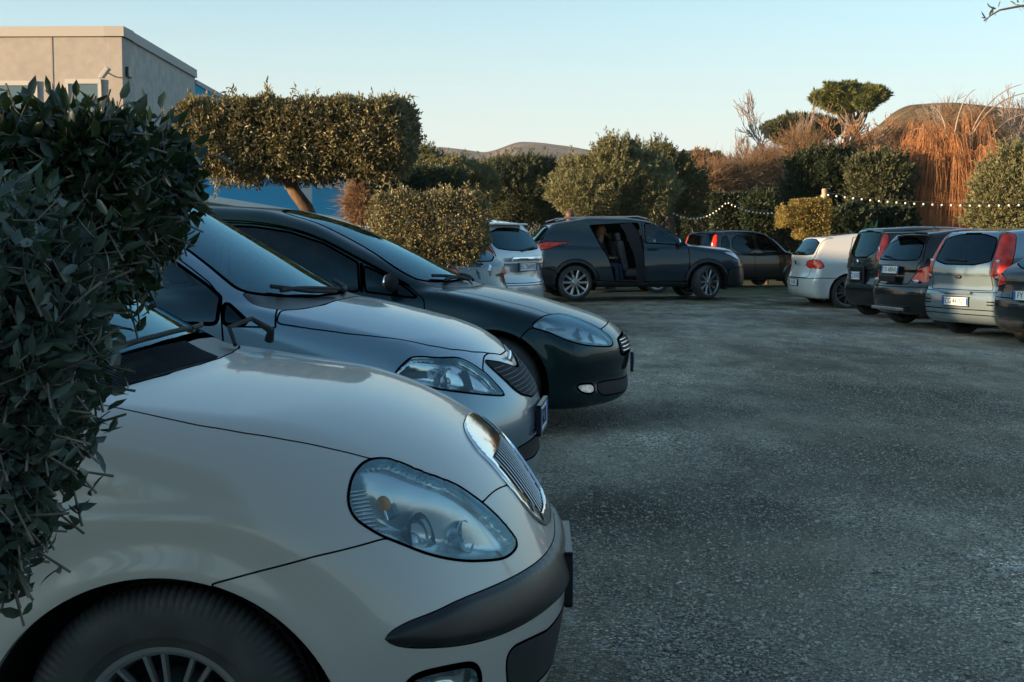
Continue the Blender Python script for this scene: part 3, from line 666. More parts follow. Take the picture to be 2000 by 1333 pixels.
    b1_ = n.new('ShaderNodeBump'); b1_.inputs['Strength'].default_value = .9; b1_.inputs['Distance'].default_value = .008; b1_.invert = True; l.new(v.outputs['Distance'], b1_.inputs['Height'])
    n3 = noise(14, 6, .7); b2_ = n.new('ShaderNodeBump'); b2_.inputs['Strength'].default_value = .7; b2_.inputs['Distance'].default_value = .03; l.new(n3.outputs[0], b2_.inputs['Height']); l.new(b1_.outputs[0], b2_.inputs['Normal']); l.new(b2_.outputs[0], p.inputs['Normal'])
    return m
GM = ground_mat()
xs = np.concatenate([np.linspace(-2500, -60, 12), np.linspace(-50, -16, 8), np.linspace(-15, 22, 75), np.linspace(24, 60, 8), np.linspace(80, 2500, 12)])
ys = np.concatenate([np.linspace(-400, -30, 6), np.linspace(-25, 0, 6), np.linspace(.5, 45, 90), np.linspace(48, 90, 8), np.linspace(120, 3700, 12)])
tag(grid_mesh('ground', xs, ys, GM, gz), kind='structure')
# loose stones close to the camera
def stones(n, x0, x1, y0, y1, r0, r1):
    a = np.array([[1, 1, 1], [-1, -1, 1], [-1, 1, -1], [1, -1, -1], [1.3, 0, .2], [-1.2, .3, 0], [0, 1.25, -.1], [.1, -1.3, 0]]); 
    ico = bmesh.new(); bmesh.ops.create_icosphere(ico, subdivisions=1, radius=1); B = np.array([v.co[:] for v in ico.verts]); F = np.array([[v.index for v in f.verts] for f in ico.faces]); ico.free()
    t = RNG.random(n)**1.5; y = y0+(y1-y0)*t; x = x0+(x1-x0)*RNG.random(n); k = y/y1
    x = x*k+(1-k)*.6; r = r0+(r1-r0)*RNG.random(n)**3; V = np.empty((n, 12, 3)); ang = RNG.random(n)*6.28; ca, sa = np.cos(ang), np.sin(ang)
    J = B[None]*(1+.28*RNG.standard_normal((n, 12, 1)))*r[:, None, None]*np.stack([1+.3*RNG.random(n), .7+.4*RNG.random(n), .45+.3*RNG.random(n)], 1)[:, None]
    V[..., 0] = x[:, None]+J[..., 0]*ca[:, None]-J[..., 1]*sa[:, None]; V[..., 1] = y[:, None]+J[..., 0]*sa[:, None]+J[..., 1]*ca[:, None]; V[..., 2] = gz(x, y)[:, None]+J[..., 2]+r[:, None]*.15
    return V.reshape(-1, 3), (F[None]+np.arange(n)[:, None, None]*12).reshape(-1, 3)
V1, F1 = stones(80000, -.3, 5.2, 3.0, 13., .0022, .0075); V2, F2 = stones(900, -.5, 7.5, 4., 24., .008, .018)
SM = mat('stone', (.52, .46, .37), .85, c2=(.10, .088, .07), vs=60)
tag(mobj('loose_gravel', np.concatenate([V1, V2]), np.concatenate([F1, F2+len(V1)]), SM, None, False), 'fine loose grey gravel strewn over the lane', 'gravel', kind='stuff')
# ---- foliage -------------------------------------------------------------
def rand_dirs(n): v = RNG.standard_normal((n, 3)); return v/np.linalg.norm(v, axis=1)[:, None]
def leaves(P, D, L, W, fold=.25, kind=4, up=None):
    """one blade per point P along D; kind 4 = diamond, 8 = shaped leaf with a folded midrib"""
    n = len(P); D = D/np.linalg.norm(D, axis=1)[:, None]; U = rand_dirs(n) if up is None else up+.5*rand_dirs(n); S = np.cross(D, U); S /= np.maximum(np.linalg.norm(S, axis=1), 1e-6)[:, None]; N = np.cross(S, D)
    L = L*(.7+.6*RNG.random(n)); W = W*(.7+.6*RNG.random(n)); e = lambda a: a[:, None]
    if kind == 4:
        V = np.stack([P, P+D*e(L*.45)+S*e(W*.5)+N*e(W*fold), P+D*e(L), P+D*e(L*.45)-S*e(W*.5)+N*e(W*fold)], 1).reshape(-1, 3); F = (np.array([[0, 1, 2, 3]])[None]+np.arange(n)[:, None, None]*4).reshape(-1, 4)
    else:
        c = RNG.random(n)*.35-.1; b = lambda t: P+D*e(L*t)-N*e(L*c*t*t)
        V = np.stack([b(0), b(.28)+S*e(W*.42)+N*e(W*fold), b(.62)+S*e(W*.46)+N*e(W*fold), b(1.), b(.62)-S*e(W*.46)+N*e(W*fold), b(.28)-S*e(W*.42)+N*e(W*fold), b(.30), b(.64)], 1).reshape(-1, 3)
        F = (np.array([[0, 1, 6, 6], [1, 2, 7, 6], [2, 3, 7, 7], [3, 4, 7, 7], [4, 5, 6, 7], [5, 0, 6, 6]])[None]+np.arange(n)[:, None, None]*8).reshape(-1, 4)
        q = F.reshape(n, 6, 4); T = q[:, [0, 2, 3, 5], :3].reshape(-1, 3); Q = q[:, [1, 4]].reshape(-1, 4); return V, [Q, T]
    return V, [F]
def leafmat(name, a, b, rough=.45, tr=None, vs=30., spec=.4):
    m = mat(name, b, rough, spec=spec, c2=a, vs=vs, trans=tr or tuple(q*1.3 for q in b)); return m
def on_ellipsoids(n, E, shell=.25):
    E = np.asarray(E, float); a = E[:, 3:6].prod(1)**(2/3.); k = RNG.choice(len(E), n, p=a/a.sum()); d = rand_dirs(n)
    rr = 1-np.abs(RNG.standard_normal(n))*shell; rr = np.clip(rr, .15, 1.15); P = E[k, :3]+d*E[k, 3:6]*rr[:, None]
    keep = np.ones(n, bool)
    for e in E: q = (((P-e[:3])/e[3:6])**2).sum(1); keep &= q > .30
    return P[keep], d[keep]
def lumps(P, fr, seed):
    g = np.random.default_rng(seed); v = np.zeros(len(P))
    for k in range(7): d = g.standard_normal(3); d /= np.linalg.norm(d); v += np.sin(P @ d*fr*(.6+.25*k)+g.random()*6.28)*(1-.09*k)
    return v/3.
def ragged(P, D, amp, nsh, slen, per=14, seed=3, thin=.25):
    """uneven outline, thin spots and young shoots for a clipped crown"""
    a = lumps(P, 5., seed); b_ = lumps(P, 14., seed+9); P = P+D*((a*.7+b_*.5)*amp)[:, None]; keep = b_+.6*RNG.standard_normal(len(P)) > -1.25+thin; P, D = P[keep], D[keep]
    q = RNG.choice(len(P), nsh); P0, D0 = P[q], D[q]*.8+rand_dirs(nsh)*.4+np.array([0, 0, .55]); D0 /= np.linalg.norm(D0, axis=1)[:, None]; L = slen*(.3+RNG.random(nsh)**2); LP, LD = [P], [D]
    for k in range(per): LP.append(P0+D0*(L*k/per)[:, None]+rand_dirs(nsh)*.006); LD.append(D0*.9+rand_dirs(nsh)*.8)
    return np.concatenate(LP), np.concatenate(LD)
def on_box(n, c, h, depth=.06, rnd=.05, rz=0.):
    """points just under the faces of a clipped box; c centre, h half sizes"""
    c = np.array(c, float); h = np.array(h, float); A = np.array([h[1]*h[2], h[0]*h[2], h[0]*h[1]]); ax = RNG.choice(3, n, p=A/A.sum()); s = RNG.choice([-1, 1], n); P = (RNG.random((n, 3))*2-1)*h
    d = np.abs(RNG.standard_normal(n))*depth-.012; r = np.arange(n); P[r, ax] = s*(h[ax]-d); D = np.zeros((n, 3)); D[r, ax] = s
    inn = RNG.random(n) < .22; P[inn] = (RNG.random((inn.sum(), 3))*2-1)*h*.85; D[inn] = rand_dirs(inn.sum())
    q = np.clip(np.abs(P)-(h-rnd*3), 0, None); l = np.linalg.norm(q, axis=1); over = l > rnd*3; P[over] -= (np.sign(P)*q*(1-rnd*3/np.maximum(l, 1e-6))[:, None])[over]
    wob = .03*np.sin(P[:, [1, 2, 0]]*9+c[0])*(h.mean()); P = P+wob*.6
    ca, sa = math.cos(rz), math.sin(rz); rot = lambda v: np.stack([v[:, 0]*ca-v[:, 1]*sa, v[:, 0]*sa+v[:, 1]*ca, v[:, 2]], 1); return rot(P)+c, rot(D)
def limb(mb, a, b, r0, r1, bend=.1, n=6, seg=6):
    a, b = np.array(a, float), np.array(b, float); t = np.linspace(0, 1, n)[:, None]; L = np.linalg.norm(b-a); o = RNG.standard_normal(3)*bend*L
    P = a+(b-a)*t+o*np.sin(t*math.pi)+.02*L*RNG.standard_normal((n, 3))*np.sin(t*math.pi); mb.tube(P, np.linspace(r0, r1, n), seg); return P
BARK = mat('bark', (.10, .075, .05), .9, c2=(.04, .03, .022), vs=14, bump=.6, bs=30)
BARKL = mat('pale_bark', (.20, .165, .13), .9, c2=(.09, .07, .055), vs=14, bump=.4, bs=30)
SEED = [0]
def tree(name, label, cat, base, trunk_to, E, n, L, W, lm, shell=.25, r=.12, limbs=7, group=None, dirup=.35, bark=None, kind=4, wild=1.):
    root = empty(name, base); tag(root, label, cat, group); B = np.array(base, float); E = np.array(E, float); E[:, :3] -= B; SEED[0] += 1; sz = E[:, 3:6].mean()
    P, D = on_ellipsoids(int(n*1.5), E, shell); a = lumps(P, 2.2/sz*1.3, SEED[0]); b_ = lumps(P, 7./sz, SEED[0]+50); P = P+D*((a*.20+b_*.10)*sz*wild)[:, None]; keep = (b_+.55*a+.9*RNG.standard_normal(len(P))*.6) > -.55*1.0; P, D = P[keep], D[keep]
    dr = D*.7+rand_dirs(len(P))*.8+np.array([0, 0, dirup]); LP, LD = [P], [dr]
    if wild:      # young shoots that break the outline
        m = int(n/90*wild); P2, D2 = on_ellipsoids(m*3, E, .04); ok = D2[:, 2] > -.3; P2, D2 = P2[ok][:m], D2[ok][:m]; D2 = D2*.8+rand_dirs(len(P2))*.35+np.array([0, 0, .75]); D2 /= np.linalg.norm(D2, axis=1)[:, None]; sl = sz*(.22+.45*RNG.random(len(P2))**2)
        for k in range(22): t = k/21.; LP.append(P2+D2*(sl*t)[:, None]+rand_dirs(len(P2))*.02); LD.append(D2*.9+rand_dirs(len(P2))*.7)
    P = np.concatenate(LP); dr = np.concatenate(LD); V, F = leaves(P, dr, L, W, kind=kind); o = mobj('crown', V, F, lm, root, False)
    t = MB(); top = np.array(trunk_to, float)-B; limb(t, (0, 0, -.1), top, r, r*.7, .05, 8, 8)
    for k in range(limbs):
        e = E[RNG.integers(len(E))]; q = e[:3]+rand_dirs(1)[0]*e[3:6]*.75; limb(t, top*(.75+.25*RNG.random()), q, r*.45, r*.08, .12)
    t.build('trunk', bark or BARK, root, True); return root
def s_(Y): return 2600./Y
def El(u, v, ru, rv, Y, dep=None):
    p = at(u, v, Y); a, b = ru/s_(Y), rv/s_(Y); return (p[0], Y, p[2], a, dep or a, b)
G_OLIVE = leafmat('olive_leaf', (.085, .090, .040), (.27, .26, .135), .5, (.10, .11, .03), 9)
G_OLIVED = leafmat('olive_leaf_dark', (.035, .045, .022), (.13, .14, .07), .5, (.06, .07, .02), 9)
G_HEDGE = leafmat('hedge_leaf', (.05, .048, .024), (.30, .275, .15), .42, (.14, .11, .03), 22)
G_DARK = leafmat('evergreen_leaf', (.012, .022, .012), (.04, .06, .028), .5, (.03, .05, .015), 8)
G_PINE = leafmat('pine_needles', (.035, .05, .012), (.17, .19, .05), .6, (.08, .09, .02), 1.)
G_YEL = leafmat('golden_leaf', (.10, .085, .02), (.30, .23, .065), .5, (.25, .18, .04), 14)
G_RUST = leafmat('rusty_twig', (.17, .10, .055), (.42, .27, .15), .8, (.25, .14, .06), 3)
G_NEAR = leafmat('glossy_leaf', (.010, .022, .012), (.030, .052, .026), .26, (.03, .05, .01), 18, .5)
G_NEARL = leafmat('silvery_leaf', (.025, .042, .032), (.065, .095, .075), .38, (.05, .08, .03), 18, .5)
TWIG = mat('twig', (.13, .11, .085), .8, var=.3, vs=30); TWIGL = mat('pale_twig', (.26, .20, .16), .9, var=.2)
# nearest clipped bushes, left of the camera
def near_bush(name, label, boxes, ntw, lm, base, group, L=.034, W=.0145):
    root = empty(name, base); tag(root, label, 'bush', group); B = np.array(base, float); P = []; D = []
    vol = np.array([h[0]*h[1]*h[2] for c, h in boxes])**.7
    for (c, h), w in zip(boxes, vol/vol.sum()): p, d = on_box(int(ntw*w), c, h, .05, .02); P.append(p); D.append(d)
    P = np.concatenate(P)-B; D = np.concatenate(D); D = D*.8+rand_dirs(len(D))*.8+np.array([0, 0, .35]); D /= np.linalg.norm(D, axis=1)[:, None]; tl = .05+.05*RNG.random(len(P)); tw = MB(); LP = []; LD = []
    P0 = P-D*tl[:, None]*.9; bend = rand_dirs(len(P))*.25
    for k in range(9):
        t = (k//2*2+1)/9.; side = np.cross(D, rand_dirs(1)); ph = RNG.random(len(P))*6.28; a = rand_dirs(len(P)); a -= D*(a*D).sum(1)[:, None]; a /= np.linalg.norm(a, axis=1)[:, None]
        LP.append(P0+(D+bend*t)*tl[:, None]*t*1.15); LD.append(D*(.5+.6*t)+a*(.95-.3*t))
    LP = np.concatenate(LP); LD = np.concatenate(LD); V, F = leaves(LP, LD, L, W, .16, 8); mobj('foliage', V, F, lm, root, True)
    n = len(P); U = np.cross(D, [0, 0, 1.]); U /= np.maximum(np.linalg.norm(U, axis=1), 1e-6)[:, None]; W_ = np.cross(D, U); Vt = []
    for t, rr in ((0, .0018), (.55, .0015), (1.15, .0008)):
        c = P0+(D+bend*t)*tl[:, None]*t
        for a in (0, 2.09, 4.19): Vt.append(c+(U*math.cos(a)+W_*math.sin(a))*rr)
    Vt = np.stack(Vt, 1).reshape(-1, 3); f = np.array([[i*3+j, i*3+(j+1) % 3, i*3+3+(j+1) % 3, i*3+3+j] for i in (0, 1) for j in range(3)]); mobj('twigs', Vt, (f[None]+np.arange(n)[:, None, None]*9).reshape(-1, 4), TWIG, root)
    st = MB()
    for k in range(14):
        c, h = boxes[RNG.integers(len(boxes))]; q = np.array(c)-B+(RNG.random(3)*2-1)*np.array(h)*.8; limb(st, (-.35+RNG.standard_normal()*.03, RNG.standard_normal()*.05, 0), q*np.array([1, 1, 1.]), .012, .004, .015)
    st.build('stems', BARK, root, True); return root
def bx(u0, u1, v0, v1, Y, dy):
    a, b = at(u0, v0, Y), at(u1, v1, Y); return ((a[0]+b[0])/2, Y, (a[2]+b[2])/2), (abs(b[0]-a[0])/2, dy, abs(a[2]-b[2])/2)
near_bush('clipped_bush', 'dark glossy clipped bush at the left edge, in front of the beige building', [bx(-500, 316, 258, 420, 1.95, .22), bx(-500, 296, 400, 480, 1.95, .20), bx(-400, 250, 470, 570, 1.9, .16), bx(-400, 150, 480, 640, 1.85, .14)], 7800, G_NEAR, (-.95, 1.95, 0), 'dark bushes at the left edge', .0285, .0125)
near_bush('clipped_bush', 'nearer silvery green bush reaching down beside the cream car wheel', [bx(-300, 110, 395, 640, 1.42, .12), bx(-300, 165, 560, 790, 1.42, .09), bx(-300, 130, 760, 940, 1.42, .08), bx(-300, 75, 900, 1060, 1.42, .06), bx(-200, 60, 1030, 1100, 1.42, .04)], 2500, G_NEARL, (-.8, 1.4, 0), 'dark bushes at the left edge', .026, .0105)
# flat topped clipped tree
Yt = 14.; root = empty('topiary_tree', (at(640, 500, Yt)[0], Yt, 0)); tag(root, 'flat topped clipped tree on a leaning bare trunk, above the dark teal hatchback', 'topiary tree'); B = np.array(root.location[:])
c, h = bx(372, 806, 204, 330, Yt, .75); P, D = on_box(80000, c, (h[0], .75, h[2]), .13, .07); kk = P[:, 2] > c[2]-h[2]*.7+.25*h[2]*np.sin(P[:, 0]*3); P, D = P, D
c2_, h2_ = bx(400, 800, 320, 352, Yt, .6); P2, D2 = on_box(7000, c2_, (h2_[0], .55, h2_[2]), .05, .05); P = np.concatenate([P, P2])-B; D = np.concatenate([D, D2]); P, D = ragged(P, D, .085, 900, .16); V, F = leaves(P, D*.7+rand_dirs(len(P))*.8+np.array([0, 0, .2]), .055, .020); mobj('crown', V, F, G_HEDGE, root, False)
t = MB(); a = at(625, 470, Yt)-B; b_ = at(560, 345, Yt)-B; m_ = at(598, 405, Yt)-B; base = np.array([a[0]+.05, 0, 0.])
t.tube([base, a, m_, (m_+b_)/2+np.array([-.02, 0, 0]), b_, b_+np.array([-.1, 0, .3])], [.10, .085, .07, .066, .07, .04], 10)
for k in range(16): limb(t, b_, np.array(c)-B+(RNG.random(3)*2-1)*np.array([h[0], .6, h[2]])*.85, .04, .008, .1)
t.build('trunk', mat('warm_bark', (.14, .08, .042), .9, c2=(.04, .025, .016), vs=10, bump=.8, bs=25), root, True)
# clipped bush right of it
def topiary(name, label, boxes, Y, n, L, W, lm, dep, cat='bush', trunk=True, group=None, rnd=.04):
    bs_ = [bx(*q, Y, dep) for q in boxes]; root = empty(name, (bs_[0][0][0], Y, 0)); tag(root, label, cat, group); B = np.array(root.location[:]); P = []; D = []; ar = np.array([h[0]*h[2] for c, h in bs_]); ar /= ar.sum()
    for (c, h), w in zip(bs_, ar): p, d = on_box(int(n*w), c, h, dep*.14, rnd); P.append(p); D.append(d)
    P = np.concatenate(P)-B; D = np.concatenate(D); P, D = ragged(P, D, dep*(.10 if lm is not G_YEL else .03), int(n/(70 if lm is not G_YEL else 400)), dep*.22, seed=int(Y*7)); V, F = leaves(P, D*.7+rand_dirs(len(P))*.8+np.array([0, 0, .15]), L, W); mobj('foliage', V, F, lm, root, False)
    t = MB(); zt = max(c[2] for c, h in bs_); limb(t, (0, 0, -.05), (0, 0, zt), .06, .03, .02)
    for k in range(8):
        c, h = bs_[RNG.integers(len(bs_))]; limb(t, (0, 0, zt*.6), np.array(c)-B+(RNG.random(3)*2-1)*np.array(h)*.7, .025, .006, .08)
    t.build('trunk', BARK, root, True); return root
topiary('clipped_bush', 'box shaped clipped bush, its left face sunlit, in front of the petrol hatchback', [(736, 950, 386, 488), (780, 935, 470, 512)], 13.2, 34000, .036, .017, G_HEDGE, .55)
topiary('clipped_bush', 'dark flat topped bush behind the box shaped bush', [(738, 905, 333, 392)], 18.5, 15000, .05, .02, G_DARK, .7)
topiary('clipped_bush', 'golden sunlit bush clipped into stacked blocks, on the post side behind the white hatchback', [(1550, 1614, 391, 436), (1523, 1566, 405, 442), (1556, 1612, 434, 464)], 30., 20000, .055, .026, G_YEL, .45, rnd=.012)
topiary('ivy_column', 'dark ivy covered column behind the black city car', [(1388, 1458, 380, 470)], 40., 9000, .09, .05, G_DARK, .5, 'ivy column')
# olives and evergreens behind the cars
OL = 'olive trees behind the cars'
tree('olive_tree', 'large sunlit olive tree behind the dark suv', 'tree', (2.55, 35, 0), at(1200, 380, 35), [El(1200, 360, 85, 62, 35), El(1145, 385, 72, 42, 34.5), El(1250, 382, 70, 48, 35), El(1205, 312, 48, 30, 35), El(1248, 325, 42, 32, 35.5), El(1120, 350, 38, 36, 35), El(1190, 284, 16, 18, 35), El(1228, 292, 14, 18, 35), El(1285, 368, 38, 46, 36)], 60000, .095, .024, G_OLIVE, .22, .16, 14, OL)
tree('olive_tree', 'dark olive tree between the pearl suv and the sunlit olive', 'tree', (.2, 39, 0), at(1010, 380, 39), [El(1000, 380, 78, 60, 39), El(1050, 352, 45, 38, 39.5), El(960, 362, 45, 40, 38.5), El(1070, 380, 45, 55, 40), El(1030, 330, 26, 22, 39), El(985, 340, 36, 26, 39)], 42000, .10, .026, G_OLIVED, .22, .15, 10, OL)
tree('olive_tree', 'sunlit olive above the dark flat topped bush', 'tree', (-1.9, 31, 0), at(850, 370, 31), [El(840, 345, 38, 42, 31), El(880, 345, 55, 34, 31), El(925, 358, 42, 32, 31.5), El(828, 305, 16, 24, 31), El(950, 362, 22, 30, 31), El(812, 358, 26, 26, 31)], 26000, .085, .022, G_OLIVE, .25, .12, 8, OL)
tree('evergreen_tree', 'dark bushy evergreen right of the sunlit olive', 'tree', (5.2, 42, 0), at(1310, 370, 42), [El(1305, 360, 50, 60, 42), El(1285, 315, 32, 30, 42), El(1335, 380, 45, 50, 42.5), El(1270, 360, 60, 70, 43)], 26000, .11, .035, G_OLIVED, .22, .14, 7, OL)
tree('evergreen_tree', 'big dark evergreen behind the golden block bush', 'tree', (8.6, 37, 0), at(1610, 390, 37), [El(1600, 365, 58, 65, 37), El(1630, 335, 45, 38, 37), El(1570, 390, 40, 55, 37), El(1575, 330, 30, 30, 37), El(1640, 400, 45, 50, 37)], 34000, .10, .040, G_DARK, .18, .15, 7, OL)
tree('evergreen_tree', 'dark green bushy tree left of the willow, its top catching sun', 'tree', (10.0, 36, 0), at(1715, 390, 36), [El(1712, 365, 55, 55, 36), El(1740, 345, 40, 40, 36), El(1690, 335, 35, 28, 36), El(1715, 410, 60, 45, 36), El(1745, 390, 30, 50, 36)], 30000, .10, .036, G_OLIVED, .2, .15, 7, OL)
tree('olive_tree', 'pale olive tree at the right edge, beside the willow', 'tree', (10.8, 29, 0), at(1975, 400, 29), [El(1965, 380, 58, 70, 29), El(2005, 350, 55, 65, 29), El(1935, 400, 38, 50, 29), El(1985, 320, 35, 30, 29), El(1950, 430, 55, 40, 29)], 34000, .085, .026, G_OLIVE, .22, .13, 9, OL)
for i, (u0, u1, v0, v1, Y, lab) in enumerate([(960, 1330, 405, 500, 47, 'long low dark hedge behind the olive trees'), (1330, 1560, 402, 500, 46, 'dark low hedge under the rusty shrubs'), (1440, 1790, 396, 500, 43, 'deep green hedge behind the string lights')]):
    topiary('hedge', lab, [(u0, u1, v0, v1)], Y, 16000, .13, .06, G_DARK, 1.0, 'hedge')
for i, (u, v, ru, rv, Y, lab) in enumerate([(1500, 415, 45, 40, 39, 'dark shrub behind the bonnet of the black city car'), (1655, 440, 45, 35, 33, 'low dark shrub behind the white hatchback roof'), (1745, 440, 40, 32, 33.5, 'low dark shrub under the willow twigs')]):
    tree('shrub', lab, 'shrub', (at(u, v, Y)[0], Y, 0), at(u, v, Y), [El(u, v, ru, rv, Y), El(u-ru*.5, v+8, ru*.6, rv*.8, Y), El(u+ru*.5, v+6, ru*.6, rv*.7, Y)], 9000, .10, .045, G_DARK, .25, .06, 8)
# big green leaf clump
root = empty('broad_leaf_plant', (at(1700, 440, 31)[0], 31, 0)); tag(root, 'plant with big bright green leaves behind the right row', 'plant'); k = []; d_ = []
P = np.tile([[0, 0, .9]], (9, 1)); D = np.stack([np.linspace(-.8, .8, 9), RNG.random(9)*.4-.2, .7+.5*RNG.random(9)], 1); V, F = leaves(P, D, .75, .22, .12, 8); mobj('leaves', V, F, leafmat('broad_leaf', (.04, .09, .03), (.07, .16, .05), .4), root, True); t = MB(); t.tube([(0, 0, 0), (0, 0, .95)], [.05, .04], 8); t.build('stem', BARK, root, True)
# rusty shrubs, bare trees
def twigs(name, label, cat, base, E, n, L, r, m, up=(0, 0, 1.), spread=.6, trunk=None, group=None, segs=4, droop=0., tang=.45):
    """a mass of thin bare twigs: each one a slender bent 3-sided rod"""
    root = empty(name, base); tag(root, label, cat, group); B = np.array(base, float); E = np.array(E, float); E[:, :3] -= B; P, D = on_ellipsoids(n, E, .35)
    D = D*spread+rand_dirs(len(P))*tang+np.array(up); D /= np.linalg.norm(D, axis=1)[:, None]; n = len(P); L = L*(.5+RNG.random(n)); bend = rand_dirs(n)*.35; bend[:, 2] -= droop
    U = np.cross(D, rand_dirs(n)); U /= np.linalg.norm(U, axis=1)[:, None]; W_ = np.cross(D, U); V = []
    for i in range(segs):
        t = i/(segs-1.); c = P+D*(L*(t-.5))[:, None]+bend*(L*t*t)[:, None]
        for a in (0, 2.09, 4.19): V.append(c+(U*math.cos(a)+W_*math.sin(a))*r*(1-.75*t))
    V = np.stack(V, 1).reshape(-1, 3); f = np.array([[i*3+j, i*3+(j+1) % 3, i*3+3+(j+1) % 3, i*3+3+j] for i in range(segs-1) for j in range(3)]); mobj('twigs', V, (f[None]+np.arange(n)[:, None, None]*3*segs).reshape(-1, 4), m, root)
    t = MB(); top = np.array(trunk if trunk is not None else E[0, :3]+B, float)-B; limb(t, (0, 0, -.1), top, .12, .07, .03)
    for k in range(9):
        e = E[RNG.integers(len(E))]; limb(t, top*(.4+.5*RNG.random()), e[:3]+rand_dirs(1)[0]*e[3:6]*.8, .05, .012, .1)
    t.build('trunk', BARK, root, True); return root
RS = 'rusty brown shrubs beyond the car park'
for (u, v, ru, rv, Y, lab) in [(1370, 362, 42, 28, 51, 'rusty brown thicket right of the dark evergreen'), (1440, 355, 50, 36, 52, 'rusty brown thicket below the thin bare tree'), (1510, 342, 50, 42, 53, 'rusty brown thicket left of the big dark evergreen'), (1572, 308, 46, 40, 55, 'bare brown thicket below the umbrella pine'), (1700, 315, 55, 30, 56, 'brown twiggy thicket below the pine and hill'), (1785, 290, 45, 42, 57, 'brown twiggy thicket left of the willow crown'), (1905, 275, 60, 55, 59, 'brown twiggy thicket behind the willow crown'), (712, 392, 26, 36, 42, 'rusty brown bush beside the end of the blue wall')]:
    twigs('thicket', lab, 'shrub', (at(u, v, Y)[0], Y, 0), [El(u, v, ru, rv, Y), El(u-ru*.5, v+12, ru*.5, rv*.8, Y), El(u+ru*.5, v+10, ru*.5, rv*.8, Y)]+[El(u+ru*(RNG.random()*2-1)*.9, v-rv*.9*RNG.random(), ru*.22, rv*.5, Y) for _ in range(7)], 2600 if u > 1680 else 3600, 1.0, .012, G_RUST, spread=.5, group=RS, up=(0, 0, .35), tang=.8)
def bare_tree(label, u, vt, w, Y, m, seed, group='bare trees on the right', depth=6, spread=.42):
    g = np.random.default_rng(seed); b0 = at(u, 480, Y); H = at(u, vt, Y)[2]; root = empty('bare_tree', (b0[0], Y, 0)); tag(root, label, 'tree', group); wid = w*2.1/s_(Y); mb = MB(); trunk = MB()
    def grow(p, d, L, r, k, t_):
        n = 4; q = [p]; dd = d.copy()
        for i in range(n): dd = dd+g.standard_normal(3)*.10+np.array([0, 0, .05]); dd /= np.linalg.norm(dd); q.append(q[-1]+dd*L/n)
        t_.tube(q, np.linspace(max(r, .016), max(r*.62, .013), n+1), 4 if k < depth-1 else 6, False)
        if k == 0: return
        for c in range(3 if k > 1 else 4):
            s_i = q[-1] if c == 0 else q[int(g.integers(2, n+1))]; a = g.standard_normal(3); a -= dd*a.dot(dd); a /= np.linalg.norm(a); nd = dd*(1-.12)+a*spread*(.6+.8*g.random()); nd /= np.linalg.norm(nd); grow(s_i, nd, L*(.62+.2*g.random()), r*.62, k-1, mb)
    L0 = H*.34; grow(np.zeros(3), np.array([0, 0, 1.]), L0, H*.017, depth, trunk); trunk.build('trunk', BARKL, root, True)
    V = np.concatenate(mb.V); sx_ = wid/np.percentile(np.abs(V[:, 0]), 97); sz_ = H/np.percentile(V[:, 2], 99.7)
    for i_ in range(len(mb.V)): mb.V[i_] = mb.V[i_]*np.array([sx_, sx_, sz_])*1.0
    mb.build('branches', m, root); return root
PT = mat('pale_branch', (.20, .16, .14), .9, var=.2); BT = mat('brown_branch', (.24, .13, .07), .9, var=.25)
for (u, vt, w, Y, m, sd, lab) in [(1452, 262, 20, 56, PT, 1, 'thin pale bare tree above the rusty thickets'), (1540, 186, 42, 58, PT, 2, 'pale bare tree left of the dark pine'), (1600, 228, 60, 57, BT, 3, 'bare brown tree in front of the dark pine'), (1640, 250, 50, 58, BT, 4, 'bare brown tree left of the umbrella pine trunk'), (1725, 262, 42, 60, BT, 5, 'bare tree between the umbrella pine and the willow'), (1800, 235, 50, 60, BT, 6, 'bare tree just left of the willow'), (1868, 190, 55, 64, PT, 7, 'tall pale bare tree rising behind the willow'), (1975, 185, 50, 66, PT, 8, 'pale bare tree behind the olive at the right edge')]:
    bare_tree(lab, u, vt, w, Y, m, sd)
# willow
root = empty('willow_tree', (at(1865, 470, 37)[0], 37, 0)); tag(root, 'bare orange willow with hanging twigs behind the right row', 'tree'); B = np.array(root.location[:]); V = []; nst = 5200
W0 = at(1868, 300, 37); t = MB(); limb(t, (0, 0, 0), np.array([0, 0, 2.3]), .22, .16, .03, 6, 8); heads = []
for k in range(90):
    a = RNG.random()*6.28; rr = (.25+.75*RNG.random()); tip = np.array([1.75*rr*math.cos(a), 1.5*rr*math.sin(a), 2.5+1.7*math.sqrt(max(0, 1-rr*rr*.9))+.45*RNG.standard_normal()]); p0 = np.array([0, 0, 1.6+.7*RNG.random()])
    mid = p0*.35+tip*.65+np.array([0, 0, .55]); tt = np.linspace(0, 1, 9)[:, None]; Q = (1-tt)**2*p0+2*tt*(1-tt)*mid+tt**2*tip; t.tube(Q, np.linspace(.035, .007, 9), 4); heads.append(Q)
t.build('trunk', mat('willow_bark', (.16, .08, .04), .9, c2=(.07, .04, .02), vs=12), root, True)
hd = np.array([heads[i][RNG.integers(3, 9)] for i in RNG.integers(0, len(heads), nst)]); S = 9; out = hd[:, :2]/np.maximum(np.linalg.norm(hd[:, :2], axis=1), .2)[:, None]; Ln = np.minimum(hd[:, 2]-.35, 1.2+2.2*RNG.random(nst)); o2 = RNG.standard_normal((nst, 2))*.22+out*.28
V = []
